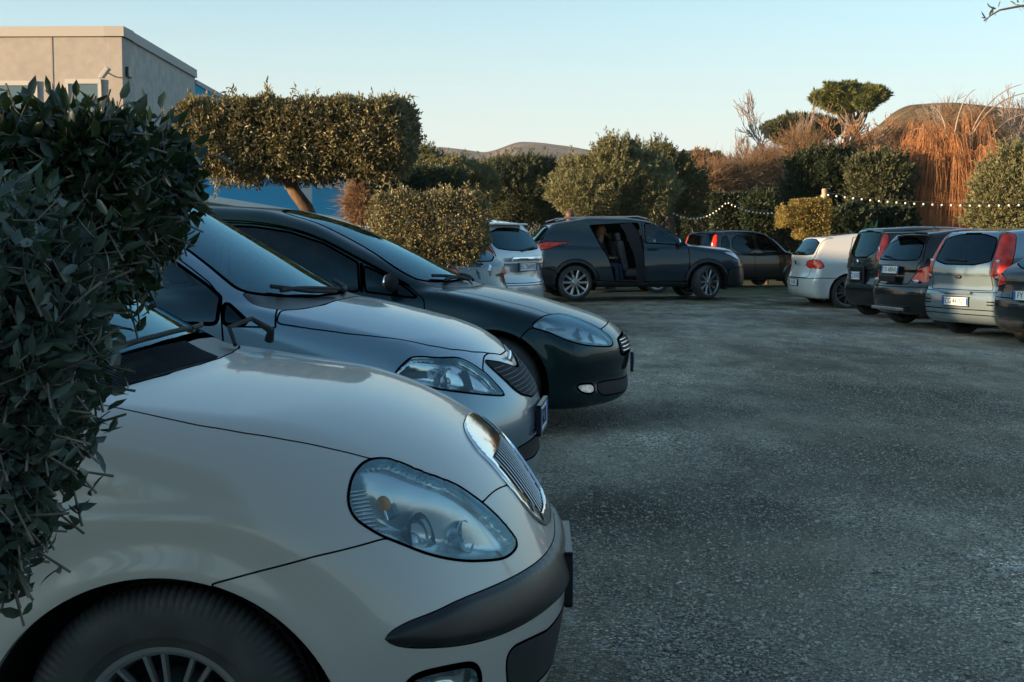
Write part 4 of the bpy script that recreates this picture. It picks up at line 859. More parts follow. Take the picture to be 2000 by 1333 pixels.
for i in range(S):
    tt = i/(S-1.); x = hd[:, 0]+o2[:, 0]*np.sqrt(tt)*1.1+.02*RNG.standard_normal(nst); y = hd[:, 1]+o2[:, 1]*np.sqrt(tt)*1.1; z = hd[:, 2]+.22*np.sin(tt*3.1)*(1-tt)-Ln*tt**1.25
    for a in (0, 2.09, 4.19): V.append(np.stack([x+math.cos(a)*.0062*(1-.6*tt), y+math.sin(a)*.0062*(1-.6*tt), z], 1))
V = np.stack(V, 1).reshape(-1, 3); f = np.array([[i*3+j, i*3+(j+1) % 3, i*3+3+(j+1) % 3, i*3+3+j] for i in range(S-1) for j in range(3)]); mobj('hanging_twigs', V, (f[None]+np.arange(nst)[:, None, None]*3*S).reshape(-1, 4), mat('willow_twig', (.55, .26, .10), .7, c2=(.27, .12, .05), vs=3), root)
t = MB()
for (u0, v0, u1, v1, u2, v2) in [(1880, 330, 1900, 190, 1995, 165), (1885, 300, 1925, 175, 2040, 180), (1850, 290, 1850, 200, 1800, 205), (1900, 330, 1960, 200, 2030, 230), (1860, 300, 1870, 190, 1905, 175), (1830, 300, 1815, 230, 1775, 260)]:
    a, b_, c_ = at(u0, v0, 37)-B, at(u1, v1, 37)-B, at(u2, v2, 37)-B; tt = np.linspace(0, 1, 12)[:, None]; t.tube((1-tt)**2*a+2*tt*(1-tt)*b_+tt**2*c_, np.linspace(.03, .008, 12), 5)
t.build('arching_branches', TWIGL, root, True)
# pines on the rise
def blobs(u, v, ru, rv, Y, n, r0, r1):
    out = []
    for k in range(n):
        a = RNG.random()*6.28; q = math.sqrt(RNG.random()); out.append(El(u+ru*q*math.cos(a), v+rv*q*math.sin(a), r0+(r1-r0)*RNG.random(), (r0+(r1-r0)*RNG.random())*.62, Y+RNG.standard_normal()*ru/s_(Y)*.5))
    return out
Yp = 110; E = blobs(1667, 196, 62, 14, Yp, 34, 14, 22)+blobs(1667, 182, 45, 10, Yp, 14, 12, 18); root = tree('umbrella_pine', 'umbrella pine standing above the other trees', 'tree', (at(1667, 470, Yp)[0], Yp, 0), at(1667, 240, Yp), E, 60000, .42, .10, G_PINE, .25, .32, 0, dirup=.6, bark=BARKL, wild=.35)
t = MB(); B = np.array(root.location[:]); tp = at(1667, 262, Yp)-B
for e in E[::1]: limb(t, tp+np.array([0, 0, RNG.random()*1.6-.4]), np.array(e[:3])-B-np.array([0, 0, .25]), .11, .03, .06)
t.build('limbs', BARKL, root, True)
E = blobs(1570, 255, 58, 22, 100, 26, 13, 22); tree('pine_tree', 'darker round pine left of the umbrella pine', 'tree', (at(1575, 470, 100)[0], 100, 0), at(1575, 280, 100), E, 34000, .40, .12, G_OLIVED, .25, .3, 12, dirup=.5, wild=.4)
for (u, v, w, Y, lab, lm) in [(1338, 322, 13, 150, 'small round tree far behind the rusty thickets', G_PINE), (1398, 322, 15, 150, 'small dark conifer far behind the rusty thickets', G_OLIVED), (1372, 318, 22, 150, 'small rusty tree on the far slope', G_RUST)]:
    tree('small_tree', lab, 'tree', (at(u, 470, Y)[0], Y, 0), at(u, v, Y), [El(u, v, w, 16, Y), El(u, v+14, w*1.2, 14, Y)], 5000, .5, .16, lm, .25, .2, 4)
# olive branch reaching in at the top right corner, from a tree outside the picture
Yb = 5.2; tr_ = empty('olive_tree', (4.2, 5.6, 0)); tag(tr_, 'olive branch reaching into the top right corner', 'tree', OL); B = np.array([4.2, 5.6, 0]); t = MB(); t.tube([(0, 0, 0), (-.1, 0, 1.2), (-.35, -.1, 1.9), (-.9, -.2, 2.35)], [.12, .10, .06, .03], 10); 
tips = [at(1995, 12, Yb)-B, at(1953, 20, Yb)-B, at(1936, 30, Yb)-B, at(1926, 38, Yb)-B]; t.tube([(-.9, -.2, 2.35), at(2120, 5, Yb)-B]+tips, [.03, .012, .005, .004, .003, .002], 6); t.build('trunk', BARK, tr_, True)
P = []; D = []
for (u, v, du, dv) in [(1926, 38, -8, 6), (1926, 37, -6, -8), (1928, 36, -12, -2), (1932, 32, 4, -10), (1938, 28, 2, -14), (1940, 26, -3, -12), (1946, 18, -12, -4), (1935, 16, -8, -10), (1935, 16, 1, -12), (1950, 16, 2, -9), (1985, 10, -7, -6), (1990, 10, 1, 11), (1992, 9, -8, 2), (1996, 6, 6, -6), (1990, 5, -6, -8), (1932, 34, -8, 9), (1940, 24, 6, 8), (1993, 12, 6, 5)]:
    a = at(u, v, Yb); b_ = at(u+du, v+dv, Yb+.02*RNG.standard_normal()); P.append(a-B); D.append(b_-a)
P = np.array(P); D = np.array(D); V, F = leaves(P, D, .030, .0085, .1, 8); mobj('leafy_sprig', V, F, G_OLIVED, tr_, True)
P, D = on_ellipsoids(9000, [(-.4, .3, 3.0, .9, .9, .55), (.3, .2, 2.7, .8, .8, .5)], .3); V, F = leaves(P, D+rand_dirs(len(P)), .05, .012); mobj('crown', V, F, G_OLIVED, tr_, False)
# ---- buildings --------------------------------------------------------------
WC = mat('beige_render', (.33, .305, .28), .9, c2=(.285, .265, .245), vs=3, bump=.25, bs=90); WG = mat('grey_render', (.38, .37, .34), .9, c2=(.30, .29, .27), vs=2.5, bump=.25, bs=90)
def corrugated(name, c):
    m = mat(name, c, .8, .0, spec=.12); nt = m.node_tree; n = nt.nodes; l = nt.links; tc = n.new('ShaderNodeTexCoord'); w = n.new('ShaderNodeTexWave'); w.bands_direction = 'Y'; w.inputs['Scale'].default_value = 1.2; w.inputs['Distortion'].default_value = .0; l.new(tc.outputs['Object'], w.inputs['Vector'])
    b = n.new('ShaderNodeBump'); b.inputs['Distance'].default_value = .06; b.inputs['Strength'].default_value = 1; l.new(w.outputs['Fac'], b.inputs['Height']); l.new(b.outputs[0], n['Principled BSDF'].inputs['Normal']); return m
WB = corrugated('blue_cladding', (.03, .31, .50)); TR = mat('light_trim', (.55, .55, .52), .6); WN = mat('window_dark', (.06, .10, .12), .1, .0, 1.)
Yc = 47.5; c0 = at(237, 52, Yc); H0 = c0[2]; x0 = c0[0]; dirw = np.array([-.021, 1.])
def wallbox(mb, p, q, z0, z1, th):      # p,q ends of the outer line; thickness goes to the left of p->q
    p, q = np.array(p, float), np.array(q, float); d = (q-p)/np.linalg.norm(q-p); nn = np.array([-d[1], d[0]])*th; V = [(*p, z0), (*q, z0), (*(q+nn), z0), (*(p+nn), z0), (*p, z1), (*q, z1), (*(q+nn), z1), (*(p+nn), z1)]
    mb.add(V, [[0, 1, 5, 4], [1, 2, 6, 5], [2, 3, 7, 6], [3, 0, 4, 7], [4, 5, 6, 7], [0, 3, 2, 1]])
def along(t): return (x0+dirw[0]*t, Yc+t)
def tt_at(u): k = (u-1000)/2600.; return (k*Yc-x0)/(dirw[0]-k)      # distance along the side wall seen at column u
t_g = tt_at(388); t_b = tt_at(672); bd = empty('warehouse', (x0, Yc, 0)); tag(bd, 'beige flat roofed warehouse with a long bright blue side wall', 'building'); OFF = np.array([x0, Yc])
def L2(p): return (p[0]-x0, p[1]-Yc)
lf = (-26., .55)
m = MB(); wallbox(m, lf, (0, 0), 0, H0-.35, 1.); m.build('front_wall', WC, bd)
m = MB(); wallbox(m, (0.004, .02), L2(along(t_g)), 0, H0-.352, .5); m.build('side_wall', WG, bd)
m = MB(); wallbox(m, L2(along(t_g+.02)), L2(along(t_b)), 3.3, H0-.62, .5); m.build('blue_wall', WB, bd)
m = MB(); wallbox(m, L2(along(t_g+.02)), L2(along(t_b)), 0, 3.0, .45); m.build('base_wall', TR, bd)
m = MB(); p = L2(along(t_g+.02)); q = L2(along(t_b)); wallbox(m, (p[0]+.5, p[1]), (q[0]+.5, q[1]), 3.0, 3.3, .9); m.build('ledge', TR, bd)
m = MB(); wallbox(m, (lf[0]-.0, lf[1]-.10), (.10, -.10), H0-.35, H0, 1.2); wallbox(m, (.10, -.098), (L2(along(t_g))[0]+.10, L2(along(t_g))[1]), H0-.35, H0-.002, .7); m.build('parapet', mat('parapet', (.36, .345, .32), .8), bd)
p = L2(along(t_g+.02)); q = L2(along(t_b)); m = MB(); wallbox(m, (p[0]+.06, p[1]), (q[0]+.06, q[1]), H0-.62, H0-.42, .6); m.build('gutter', mat('gutter_grey', (.25, .26, .27), .6), bd)
m = MB(); wallbox(m, (q[0]+.05, q[1]+.01), (q[0]+.05, q[1]+1.0), 0, H0-.63, 1.0); m.build('end_trim', TR, bd)
m = MB(); wallbox(m, (-26, 2), (-1.2, 1.5), H0-1.9, H0-1.6, 60); m.build('roof', mat('roof_grey', (.2, .2, .2), .9), bd)
m = MB(); xj = at(99, 60, Yc)[0]-x0; m.box((xj, -.0+.55*xj/-26-.004, (H0-.35)/2), (.06, .03, H0-.36)); m.build('panel_joint', mat('joint', (.30, .27, .24), .9), bd)
for (u0, u1, v) in ((-60, 72, 160), (128, 198, 157)):
    a, b_ = at(u0, v, Yc), at(u1, v, Yc); xa, xb = a[0]-x0, b_[0]-x0; zt = a[2]; yy = .55*((xa+xb)/2)/-26; w = MB(); w.box(((xa+xb)/2, yy-.03, zt-.9), (xb-xa-.2, .06, 1.6)); o = w.build('window', WN, bd)
    f_ = MB(); f_.box(((xa+xb)/2, yy-.05, zt-.05), (xb-xa, .14, .16)); f_.box((xa+.05, yy-.05, zt-.9), (.12, .12, 1.6)); f_.box((xb-.05, yy-.05, zt-.9), (.12, .12, 1.6)); f_.build('frame', mat('window_frame', (.42, .41, .39), .5), o)
def on_side(u, v):
    t = tt_at(u); p = along(t); return np.array([p[0]-x0, p[1]-Yc, at(u, v, p[1])[2]])
a = on_side(590, 357); b_ = on_side(608, 400); m = MB(); m.box(((a[0]+b_[0])/2+.03, (a[1]+b_[1])/2, (a[2]+b_[2])/2), (.1, abs(b_[1]-a[1]), abs(a[2]-b_[2]))); m.build('door', mat('grey_door', (.30, .33, .36), .5), bd)
for u in (619, 636, 653):
    a = on_side(u, 346); b_ = on_side(u+9, 369); m = MB(); m.box((a[0]+.04, (a[1]+b_[1])/2, (a[2]+b_[2])/2), (.1, abs(b_[1]-a[1]), abs(a[2]-b_[2]))); o = m.build('window', TR, bd); m = MB(); m.box((a[0]+.10, (a[1]+b_[1])/2, (a[2]+b_[2])/2), (.03, abs(b_[1]-a[1])*.6, abs(a[2]-b_[2])*.8)); m.build('pane', WN, o)
a = on_side(257, 142); m = MB(); m.box((a[0]+.06, a[1], a[2]), (.16, .55, .34), .01); m.build('vent', M['plastic'], bd)
# floodlight on the front wall
a = at(205, 142, Yc-.6); fl = empty('floodlight', (a[0], a[1], a[2])); tag(fl, 'tilted floodlight on the beige wall near its corner', 'floodlight'); Mx = Matrix.Rotation(R(38), 3, 'Y'); m = MB(); m.box((0, 0, 0), (.14, .30, .42), .02, Mx); m.build('housing', mat('lamp_grey', (.35, .35, .34), .5), fl); m = MB(); m.box((-.07, 0, -.055), (.02, .26, .36), .0, Mx); m.build('glass', mat('lamp_glass', (.75, .72, .62), .1, 0, 1.), fl)
m = MB(); m.tube([(.05, .0, .02), (.25, .3, -.1), (.3, .62, -.1)], .025, 6); m.build('bracket', mat('lamp_grey2', (.35, .35, .34), .5), fl, True)
# unseen stepped wall added on the left, heights set to shade the car park
wk = empty('shade_wall', (-24, -12, 0)); tag(wk, 'long plain wall added unseen on the left to shade the car park', 'building')
for (y0, y1, hh) in ((-40, -5.5, 3.9), (-5.49, 2.0, 3.5), (2.01, 6.09, 3.3), (6.1, 10.99, 4.55), (11, 20, 4.1)):
    m = MB(); m.box((-1, (y0+y1)/2+12, hh/2), (2, y1-y0, hh)); m.build('wall', WC, wk)
# low hedge added behind the camera to darken what the paintwork mirrors
P, D = on_box(20000, (0, -16, .8), (20, .8, .8), .12, .1); root = empty('hedge', (0, -16, 0)); tag(root, 'low hedge added unseen behind the camera to darken reflections in the cars', 'hedge'); V, F = leaves(P-np.array([0, -16, 0]), D+rand_dirs(len(P)), .22, .12); mobj('foliage', V, F, G_DARK, root, False); m = MB(); m.box((0, 0, .7), (39, 1.1, 1.4)); m.build('dense_core', mat('hedge_core', (.012, .018, .010), .95), root)
# farmhouse on the rise
a = at(1665, 300, 150); fh = empty('farmhouse', (at(1690, 300, 150)[0], 150, 0)); tag(fh, 'low pink farmhouse on the slope behind the umbrella pine', 'building'); B = np.array(fh.location[:])
for (u0, u1, vt, vr, nm) in ((1590, 1690, 292, 287, 'wing'), (1688, 1756, 283, 272, 'main_block')):
    p, q = at(u0, vt, 150)-B, at(u1, vt, 150)-B; m = MB(); m.box(((p[0]+q[0])/2, 3, p[2]/2), (q[0]-p[0], 6, p[2])); o = m.build('wall', mat('pink_render', (.48, .33, .25), .9, var=.12, vs=1), fh)
    zr = at(u0, vr, 150)[2]; m = MB(); m.prism([(-.4, p[2]), (6.4, p[2]), (3, zr)], p[0]-.3, q[0]+.3, 'x'); m.build('roof', mat('roof_tile', (.20, .12, .085), .9, var=.3, vs=3), fh)
    for k in range(3): x = p[0]+(q[0]-p[0])*(k+.7)/3.2; m = MB(); m.box((x, -.02, p[2]-.75), (.5, .06, .5)); m.build('window', WN, fh)
# ---- string lights ----------------------------------------------------------
def sag(a, b, s, n): t = np.linspace(0, 1, n)[:, None]; P = a+(b-a)*t; P[:, 2] -= 4*s*(t*(1-t))[:, 0]; return P
pA = at(1610, 376, 31); post = empty('lamp_post', (pA[0], 31, 0)); tag(post, 'round timber post holding the string lights, beside the golden block bush', 'post'); m = MB(); m.lathe([(.065, 0), (.06, pA[2]+.06), (.055, pA[2]+.08), (0, pA[2]+.09)], 14, axis='z'); m.build('pole', mat('timber', (.38, .28, .17), .8, var=.3, vs=8), post, True)
pB = at(1420, 392, 38.6); pC = at(1312, 412, 35); pD = at(2080, 392, 27.5)
for (a, b_, sg, nb, lab) in ((pA, pD, .14, 26, 'string of white bulbs from the post to the right edge'), (pA, pB, .38, 24, 'string of white bulbs from the post to the ivy column'), (pB, pC, .30, 17, 'string of white bulbs left of the ivy column')):
    sl = empty('string_lights', tuple(a)); tag(sl, lab, 'string lights', 'strings of bulbs over the car park'); P = sag(a, b_, sg, nb*2+1)-a; m = MB(); m.tube(P, .007, 5); m.build('cable', M['seam'], sl, True)
    bm_m = bpy.data.materials.get('bulb') or mat('bulb', (.80, .80, .76), .25, 0, .6)
    for k in range(nb): q = P[2*k+1]; m = MB(); m.ball((q[0], q[1], q[2]-.05), .024, 8, 6); m.build('bulb', bm_m, sl, True)
tag(pA is None or post)
# ---- hills -------------------------------------------------------------------
def hill(name, ridge, Y, depth, m, z0=-5., rough=.05, seed=1):
    ridge = sorted(ridge); us = np.linspace(ridge[0][0], ridge[-1][0], 260); vs = np.interp(us, [r[0] for r in ridge], [r[1] for r in ridge]); k = np.hanning(11); k /= k.sum(); vs = np.convolve(np.pad(vs, 5, 'edge'), k, 'valid')
    g = np.random.default_rng(seed); T = np.linspace(-1, 1, 40); X = (us-1000)/2600.*Y; Z = CAMZ+(472-vs)/2600.*Y; V = []
    ph = g.random(12)*6.28
    for t in T:
        sh = 1-abs(t)**1.4; nz = sum(math.pow(.6, i)*np.sin(X/(Y*.02)*1.7**i*.5+ph[i]+t*3*1.6**i) for i in range(6)); z = z0+(Z-z0)*sh+nz*rough*(Z.max()-z0)*.12*(sh*(1-sh)*4+.08)
        V.append(np.stack([X*(1+t*depth/Y), Y+t*depth+0*X, z], 1))
    V = np.concatenate(V); n = len(us); i = (np.arange(len(T)-1)[:, None]*n+np.arange(n-1)).ravel(); return tag(mobj(name, V, np.stack([i, i+1, i+n+1, i+n], 1), m), kind='structure')
def hillmat(name, a, b, c, s1, s2):
    m = mat(name, a, 1., c2=b, vs=s1, spec=0.); nt = m.node_tree; n = nt.nodes; l = nt.links; p = n['Principled BSDF']; src = p.inputs['Base Color'].links[0].from_socket; t = n.new('ShaderNodeTexNoise'); t.inputs['Scale'].default_value = s2; t.inputs['Detail'].default_value = 8; t.inputs['Roughness'].default_value = .75
    tc = n.new('ShaderNodeTexCoord'); l.new(tc.outputs['Object'], t.inputs['Vector']); r = n.new('ShaderNodeValToRGB'); r.color_ramp.elements[0].position = .44; r.color_ramp.elements[1].position = .58; l.new(t.outputs['Fac'], r.inputs[0]); x = n.new('ShaderNodeMixRGB'); l.new(r.outputs[0], x.inputs[0]); x.inputs[1].default_value = (*c, 1); l.new(src, x.inputs[2]); l.new(x.outputs[0], p.inputs['Base Color'])
    bp = n.new('ShaderNodeBump'); bp.inputs['Strength'].default_value = 1; bp.inputs['Distance'].default_value = 1.5/s2*.1; l.new(t.outputs['Fac'], bp.inputs['Height']); l.new(bp.outputs[0], p.inputs['Normal']); return m
HM = hillmat('hill_scrub', (.24, .15, .09), (.14, .10, .06), (.06, .055, .03), .02, .16); HM2 = hillmat('hill_far', (.15, .10, .07), (.09, .07, .05), (.04, .04, .03), .002, .02)
hill('hills', [(560, 330), (690, 345), (760, 330), (850, 288), (900, 293), (950, 302), (985, 290), (1012, 280), (1060, 283), (1100, 290), (1180, 300), (1250, 292), (1310, 300), (1400, 305), (1460, 312), (1560, 318), (1700, 325), (1900, 330)], 2600, 900, HM2, -10, .4, 3)
hill('hills', [(1180, 330), (1260, 318), (1305, 299), (1350, 296), (1395, 305), (1440, 322), (1500, 340), (1600, 350)], 1300, 350, HM2, -8, .4, 5)
hill('hills', [(1380, 345), (1450, 325), (1500, 312), (1560, 300), (1640, 285), (1700, 255), (1740, 222), (1770, 210), (1830, 208), (1900, 210), (1960, 214), (2040, 222), (2200, 240), (2500, 300)], 520, 160, HM, -4, .6, 9)

# ---- air ------------------------------------------------------------------------
hz = MB(); hz.box((0, 1850, 80), (5200, 3900, 270)); hm = bpy.data.materials.new('haze'); hm.use_nodes = True; n_ = hm.node_tree.nodes; n_.remove(n_['Principled BSDF']); pv = n_.new('ShaderNodeVolumePrincipled'); pv.inputs['Color'].default_value = (.80, .86, .95, 1); pv.inputs['Density'].default_value = .00010; hm.node_tree.links.new(pv.outputs[0], n_['Material Output'].inputs['Volume'])
tag(hz.build('haze', hm), kind='stuff')
# ---- materials of the near cars -----------------------------------------
M['cream'] = paint('cream_paint', (.38, .36, .325), .05, .32, .35, coat=.65)
M['silver'] = paint('silver_blue_paint', (.15, .235, .29), .5, .30, .14, coat=.7)
M['teal'] = paint('dark_teal_paint', (.006, .024, .029), .6, .27, .03, spec=.2, coat=.4)
PL = 'plastic'
M['barchrome'] = mat('grille_bar_metal', (.40, .40, .41), .25, 1.)
M['lampbowl'] = mat('lamp_bowl', (.60, .66, .68), .22, .6, .6)
# ---- nearest car ---------------------------------------------------------
C1.update(cowl=(.97, .96), belt=.95)
G1 = [(-.05,.735),(.15,.737),(.225,.739),(.255,.722),(.266,.69),(.258,.663),(.21,.612),(.157,.583),(-.05,.580)]
R1 = [
 reg('grille_surround', 'front', [(-.05,.80),(.06,.80),(.15,.793),(.20,.783),(.255,.764),(.272,.741),(.286,.685),(.277,.629),(.245,.590),(.19,.568),(.12,.558),(-.05,.552)], front, m='chrome', **{'raise': .007}, bw=0),
 reg('grille', 'front', G1, front, 1, only='grille_surround', m='seam', bw=.004, disp=(-.022, .012)),
 reg('headlight', 'side', [(.441,.732),(.4425,.752),(.440,.779),(.428,.796),(.412,.803),(.380,.799),(.341,.785),(.295,.764),(.260,.742),(.224,.716),(.188,.684),(.157,.651),(.129,.618),(.112,.594),(.109,.579),(.119,.571),(.137,.568),(.172,.577),(.217,.591),(.261,.609),(.300,.628),(.338,.650),(.375,.669),(.402,.688),(.427,.706)], sidec, 1, m='fog', lr=1, bw=.006, bm='plastic', boff=.001, bowl=(.08, .022), bowlm='lampbowl'),
 reg('rubbing_strip', 'front', [(.818,.480),(.812,.490),(.800,.501),(.785,.508),(.755,.515),(.705,.526),(.60,.528),(.5,.529),(.37,.529),(.227,.530),(-.05,.530),(-.05,.425),(.33,.427),(.43,.430),(.591,.430),(.663,.433),(.731,.440),(.775,.449),(.790,.453),(.806,.460),(.815,.470)], lambda s,a,z,n: s<.6, 1, m=PL, disp=(.013,.016), bw=.004),
 reg('air_intake', 'front', [(-.05,.40),(.375,.372),(.50,.388),(.604,.393),(.59,.33),(.55,.25),(-.05,.24)], front, 1, m='seam', bw=.006),
 reg('fog_lamp', 'front', [(.800,.394),(.775,.402),(.706,.396),(.685,.38),(.668,.335),(.70,.31),(.77,.32),(.80,.35)], front, 1, m='lens', lr=1, bw=.014, bm=PL, bowl=(.05,.03)),
 reg('cowl', 'top', [(.865,-.05),(.870,.1),(.905,.37),(.949,.562),(1.0,.685),(1.08,.755),(1.14,.745),(1.115,.70),(1.03,.60),(.990,.4),(.968,.2),(.960,-.05)], upc, 1, m=PL, bw=.003),
 reg('windscreen', 'top', [(.962,-.05),(.972,.2),(.994,.4),(1.034,.60),(1.115,.70),(1.2,.672),(1.35,.64),(1.55,.60),(1.8,.545),(1.88,.50),(1.84,.3),(1.80,-.05)], lambda s,a,z,n: z>.93, 1, m='glass', bw=.028),
 reg('window', 'side', [(1.28,.975),(1.45,1.11),(1.75,1.30),(2.0,1.40),(2.25,1.425),(2.25,.985)], sidew, 1, m='glass', lr=1, bw=.02),
 reg('window', 'side', [(2.33,.99),(2.33,1.42),(2.8,1.40),(3.1,1.32),(3.1,1.02)], sidew, 1, m='tint', lr=1, bw=.02),
 reg('rear_window', 'front', [(-.05,1.05),(.55,1.05),(.48,1.38),(-.05,1.42)], rearc, 1, m='tint', bw=.03),
 reg('tail_light', 'side', [(3.5,1.0),(3.6,1.2),(3.8,1.2),(3.9,.8),(3.7,.8)], lambda s,a,z,n: (s>3.4)&(a>.5), 1, m='red', lr=1),
 reg('bonnet', 'top', [(.863,-.05),(.903,.37),(.947,.562),(.99,.68),(.95,.722),(.819,.727),(.738,.728),(.655,.719),(.572,.698),(.49,.669),(.412,.636),(.385,.645),(.30,.595),(.24,.553),(.20,.510),(.184,.475),(.16,.382),(.139,.302),(.125,.24),(.10,.1),(.10,-.05)], lambda s,a,z,n: z>.6, 0),
 reg('front_bumper', 'side', [(.762,.575),(.729,.586),(.678,.600),(.601,.619),(.495,.645),(.416,.657),(.37,.664),(.30,.68),(.182,.690),(.139,.696),(-.2,.70),(-.2,0),(.78,0)], anyc, 0),
 reg('door', 'side', [(1.16,.3),(1.13,.6),(1.16,.93),(1.30,.975),(1.5,1.16),(1.8,1.345),(2.05,1.43),(2.28,1.45),(2.30,.4),(2.2,.26),(1.2,.26)], sidec, 1, lr=1),
]
b1, _ = make_car('parked_car', 'cream hatchback nearest the camera with chrome ribbed grille and hazy oval headlight', 'car', C1, POSE[1], R(POSE[1][2]), .011, M['cream'], R1,
    (.288, .185, .166, (20, .014, .010, .006), mat('silver_wheel_trim', (.30,.31,.32), .35, .7)), hero=True, sw=.0035, group='cars parked nose out in the left row')
root1 = b1.root
# grille bars follow the surround
g = MB()
for k in range(-6, 7):
    y = k*.0385; zt = .732; zb = .585+max(0, abs(y)-.13)*1.0
    if zb > zt-.03: continue
    z = np.linspace(zt, zb, 14); P = b1.cast(np.stack([np.full(14, -.6), np.full(14, y+1e-4), z], 1), np.tile([1., 0, 0], (14, 1)), 2.); P[:, 0] += .004; g.tube(loc(P), .0030, 5)
go = g.build('grille_bars', M['barchrome'], R1[1]['obj'][0], True)
# lamp insides
def projector(b, ho, sg, spt, q, depth, m=None):
    k = MB(); k.lathe([(q*1.18, .010), (q*1.2, .002), (q*1.1, -.004), (q, 0), (q*.92, -.012), (q*.7, -.03), (q*.3, -.042), (0, -.045)], 40, axis='x'); o = put(k, 'reflector_bowl', m or M['reflector'], b, spt, depth, ho, sg)
    k = MB(); k.ball((-.018, 0, 0), (.020, q*.48, q*.48), 24, 14); put(k, 'projector_lens', M['projector'], b, spt, depth, ho, sg)
M['projector'] = mat('projector', (.5, .52, .52), .08, .6, 1.)
M['smoked'] = mat('smoked_reflector', (.06, .075, .075), .25, .7, .5)
for ho in R1[2]['obj']:
    sg = -1 if np.mean([v.co.y for v in ho.data.vertices]) < 0 else 1
    projector(b1, ho, sg, (.262, .665, .662), .050, .060, M['smoked'])
    projector(b1, ho, sg, (.185, .555, .640), .030, .045)
    am = MB(); am.ball((0, 0, 0), (.016, .011, .018), 12, 8); put(am, 'indicator_bulb', M['amber'], b1, (.352, .69, .748), .040, ho, sg)
    sh = MB(); sh.box((0, 0, 0), (.006, .085, .030), .003); put(sh, 'indicator_housing', M['reflector'], b1, (.325, .665, .738), .058, ho, sg)
    rb = MB()
    for q in range(14): rb.box((0, 0, -.056+q*.0085), (.010, .040, .003), .0008)
    put(rb, 'lamp_ribs', M['reflector'], b1, (.392, .75, .722), .028, ho, sg, 0.)
# bumper plate edge, cowl ribs, wipers, emblem, side crease
number_plate(root1, -.012, .435, '', False, .36, .11)
rb = MB()
for k in range(46):
    y = -.66+k*.0145; s0 = .862+.19*abs(y)**1.6+.012; P = np.array([[s0, y, 1.3], [s0+.042, y, 1.3], [s0+.085, y, 1.3]]); H_ = b1.cast(P, np.tile([0, 0, -1.], (3, 1)), 1.)
    if np.isnan(H_).any(): continue
    H_[:, 2] += .003; rb.tube(loc(H_), .0022, 4)
cowl1 = [r for r in R1 if r['n'] == 'cowl'][0]['obj'][0]; rb.build('cowl_slats', M['plastic'], cowl1, True)
for nm, pts in (('wiper', [(1.045,-.52,1.0),(1.015,-.38,1.0),(.995,-.15,1.0),(.99,.12,1.0)]), ('wiper', [(.99,.14,1.0),(1.01,.32,1.0),(1.05,.50,1.0)])):
    wiper(b1, root1, pts, r=.007, lift=.016)
k = MB(); k.tube([(-.90,.30,.965),(-.93,.36,1.01),(-.90,.52,1.025),(-.86,.60,.985),(-.87,.62,.955)], [.006,.007,.007,.012,.015], 8); k.build('wiper_arm', M['seam'], root1, True)
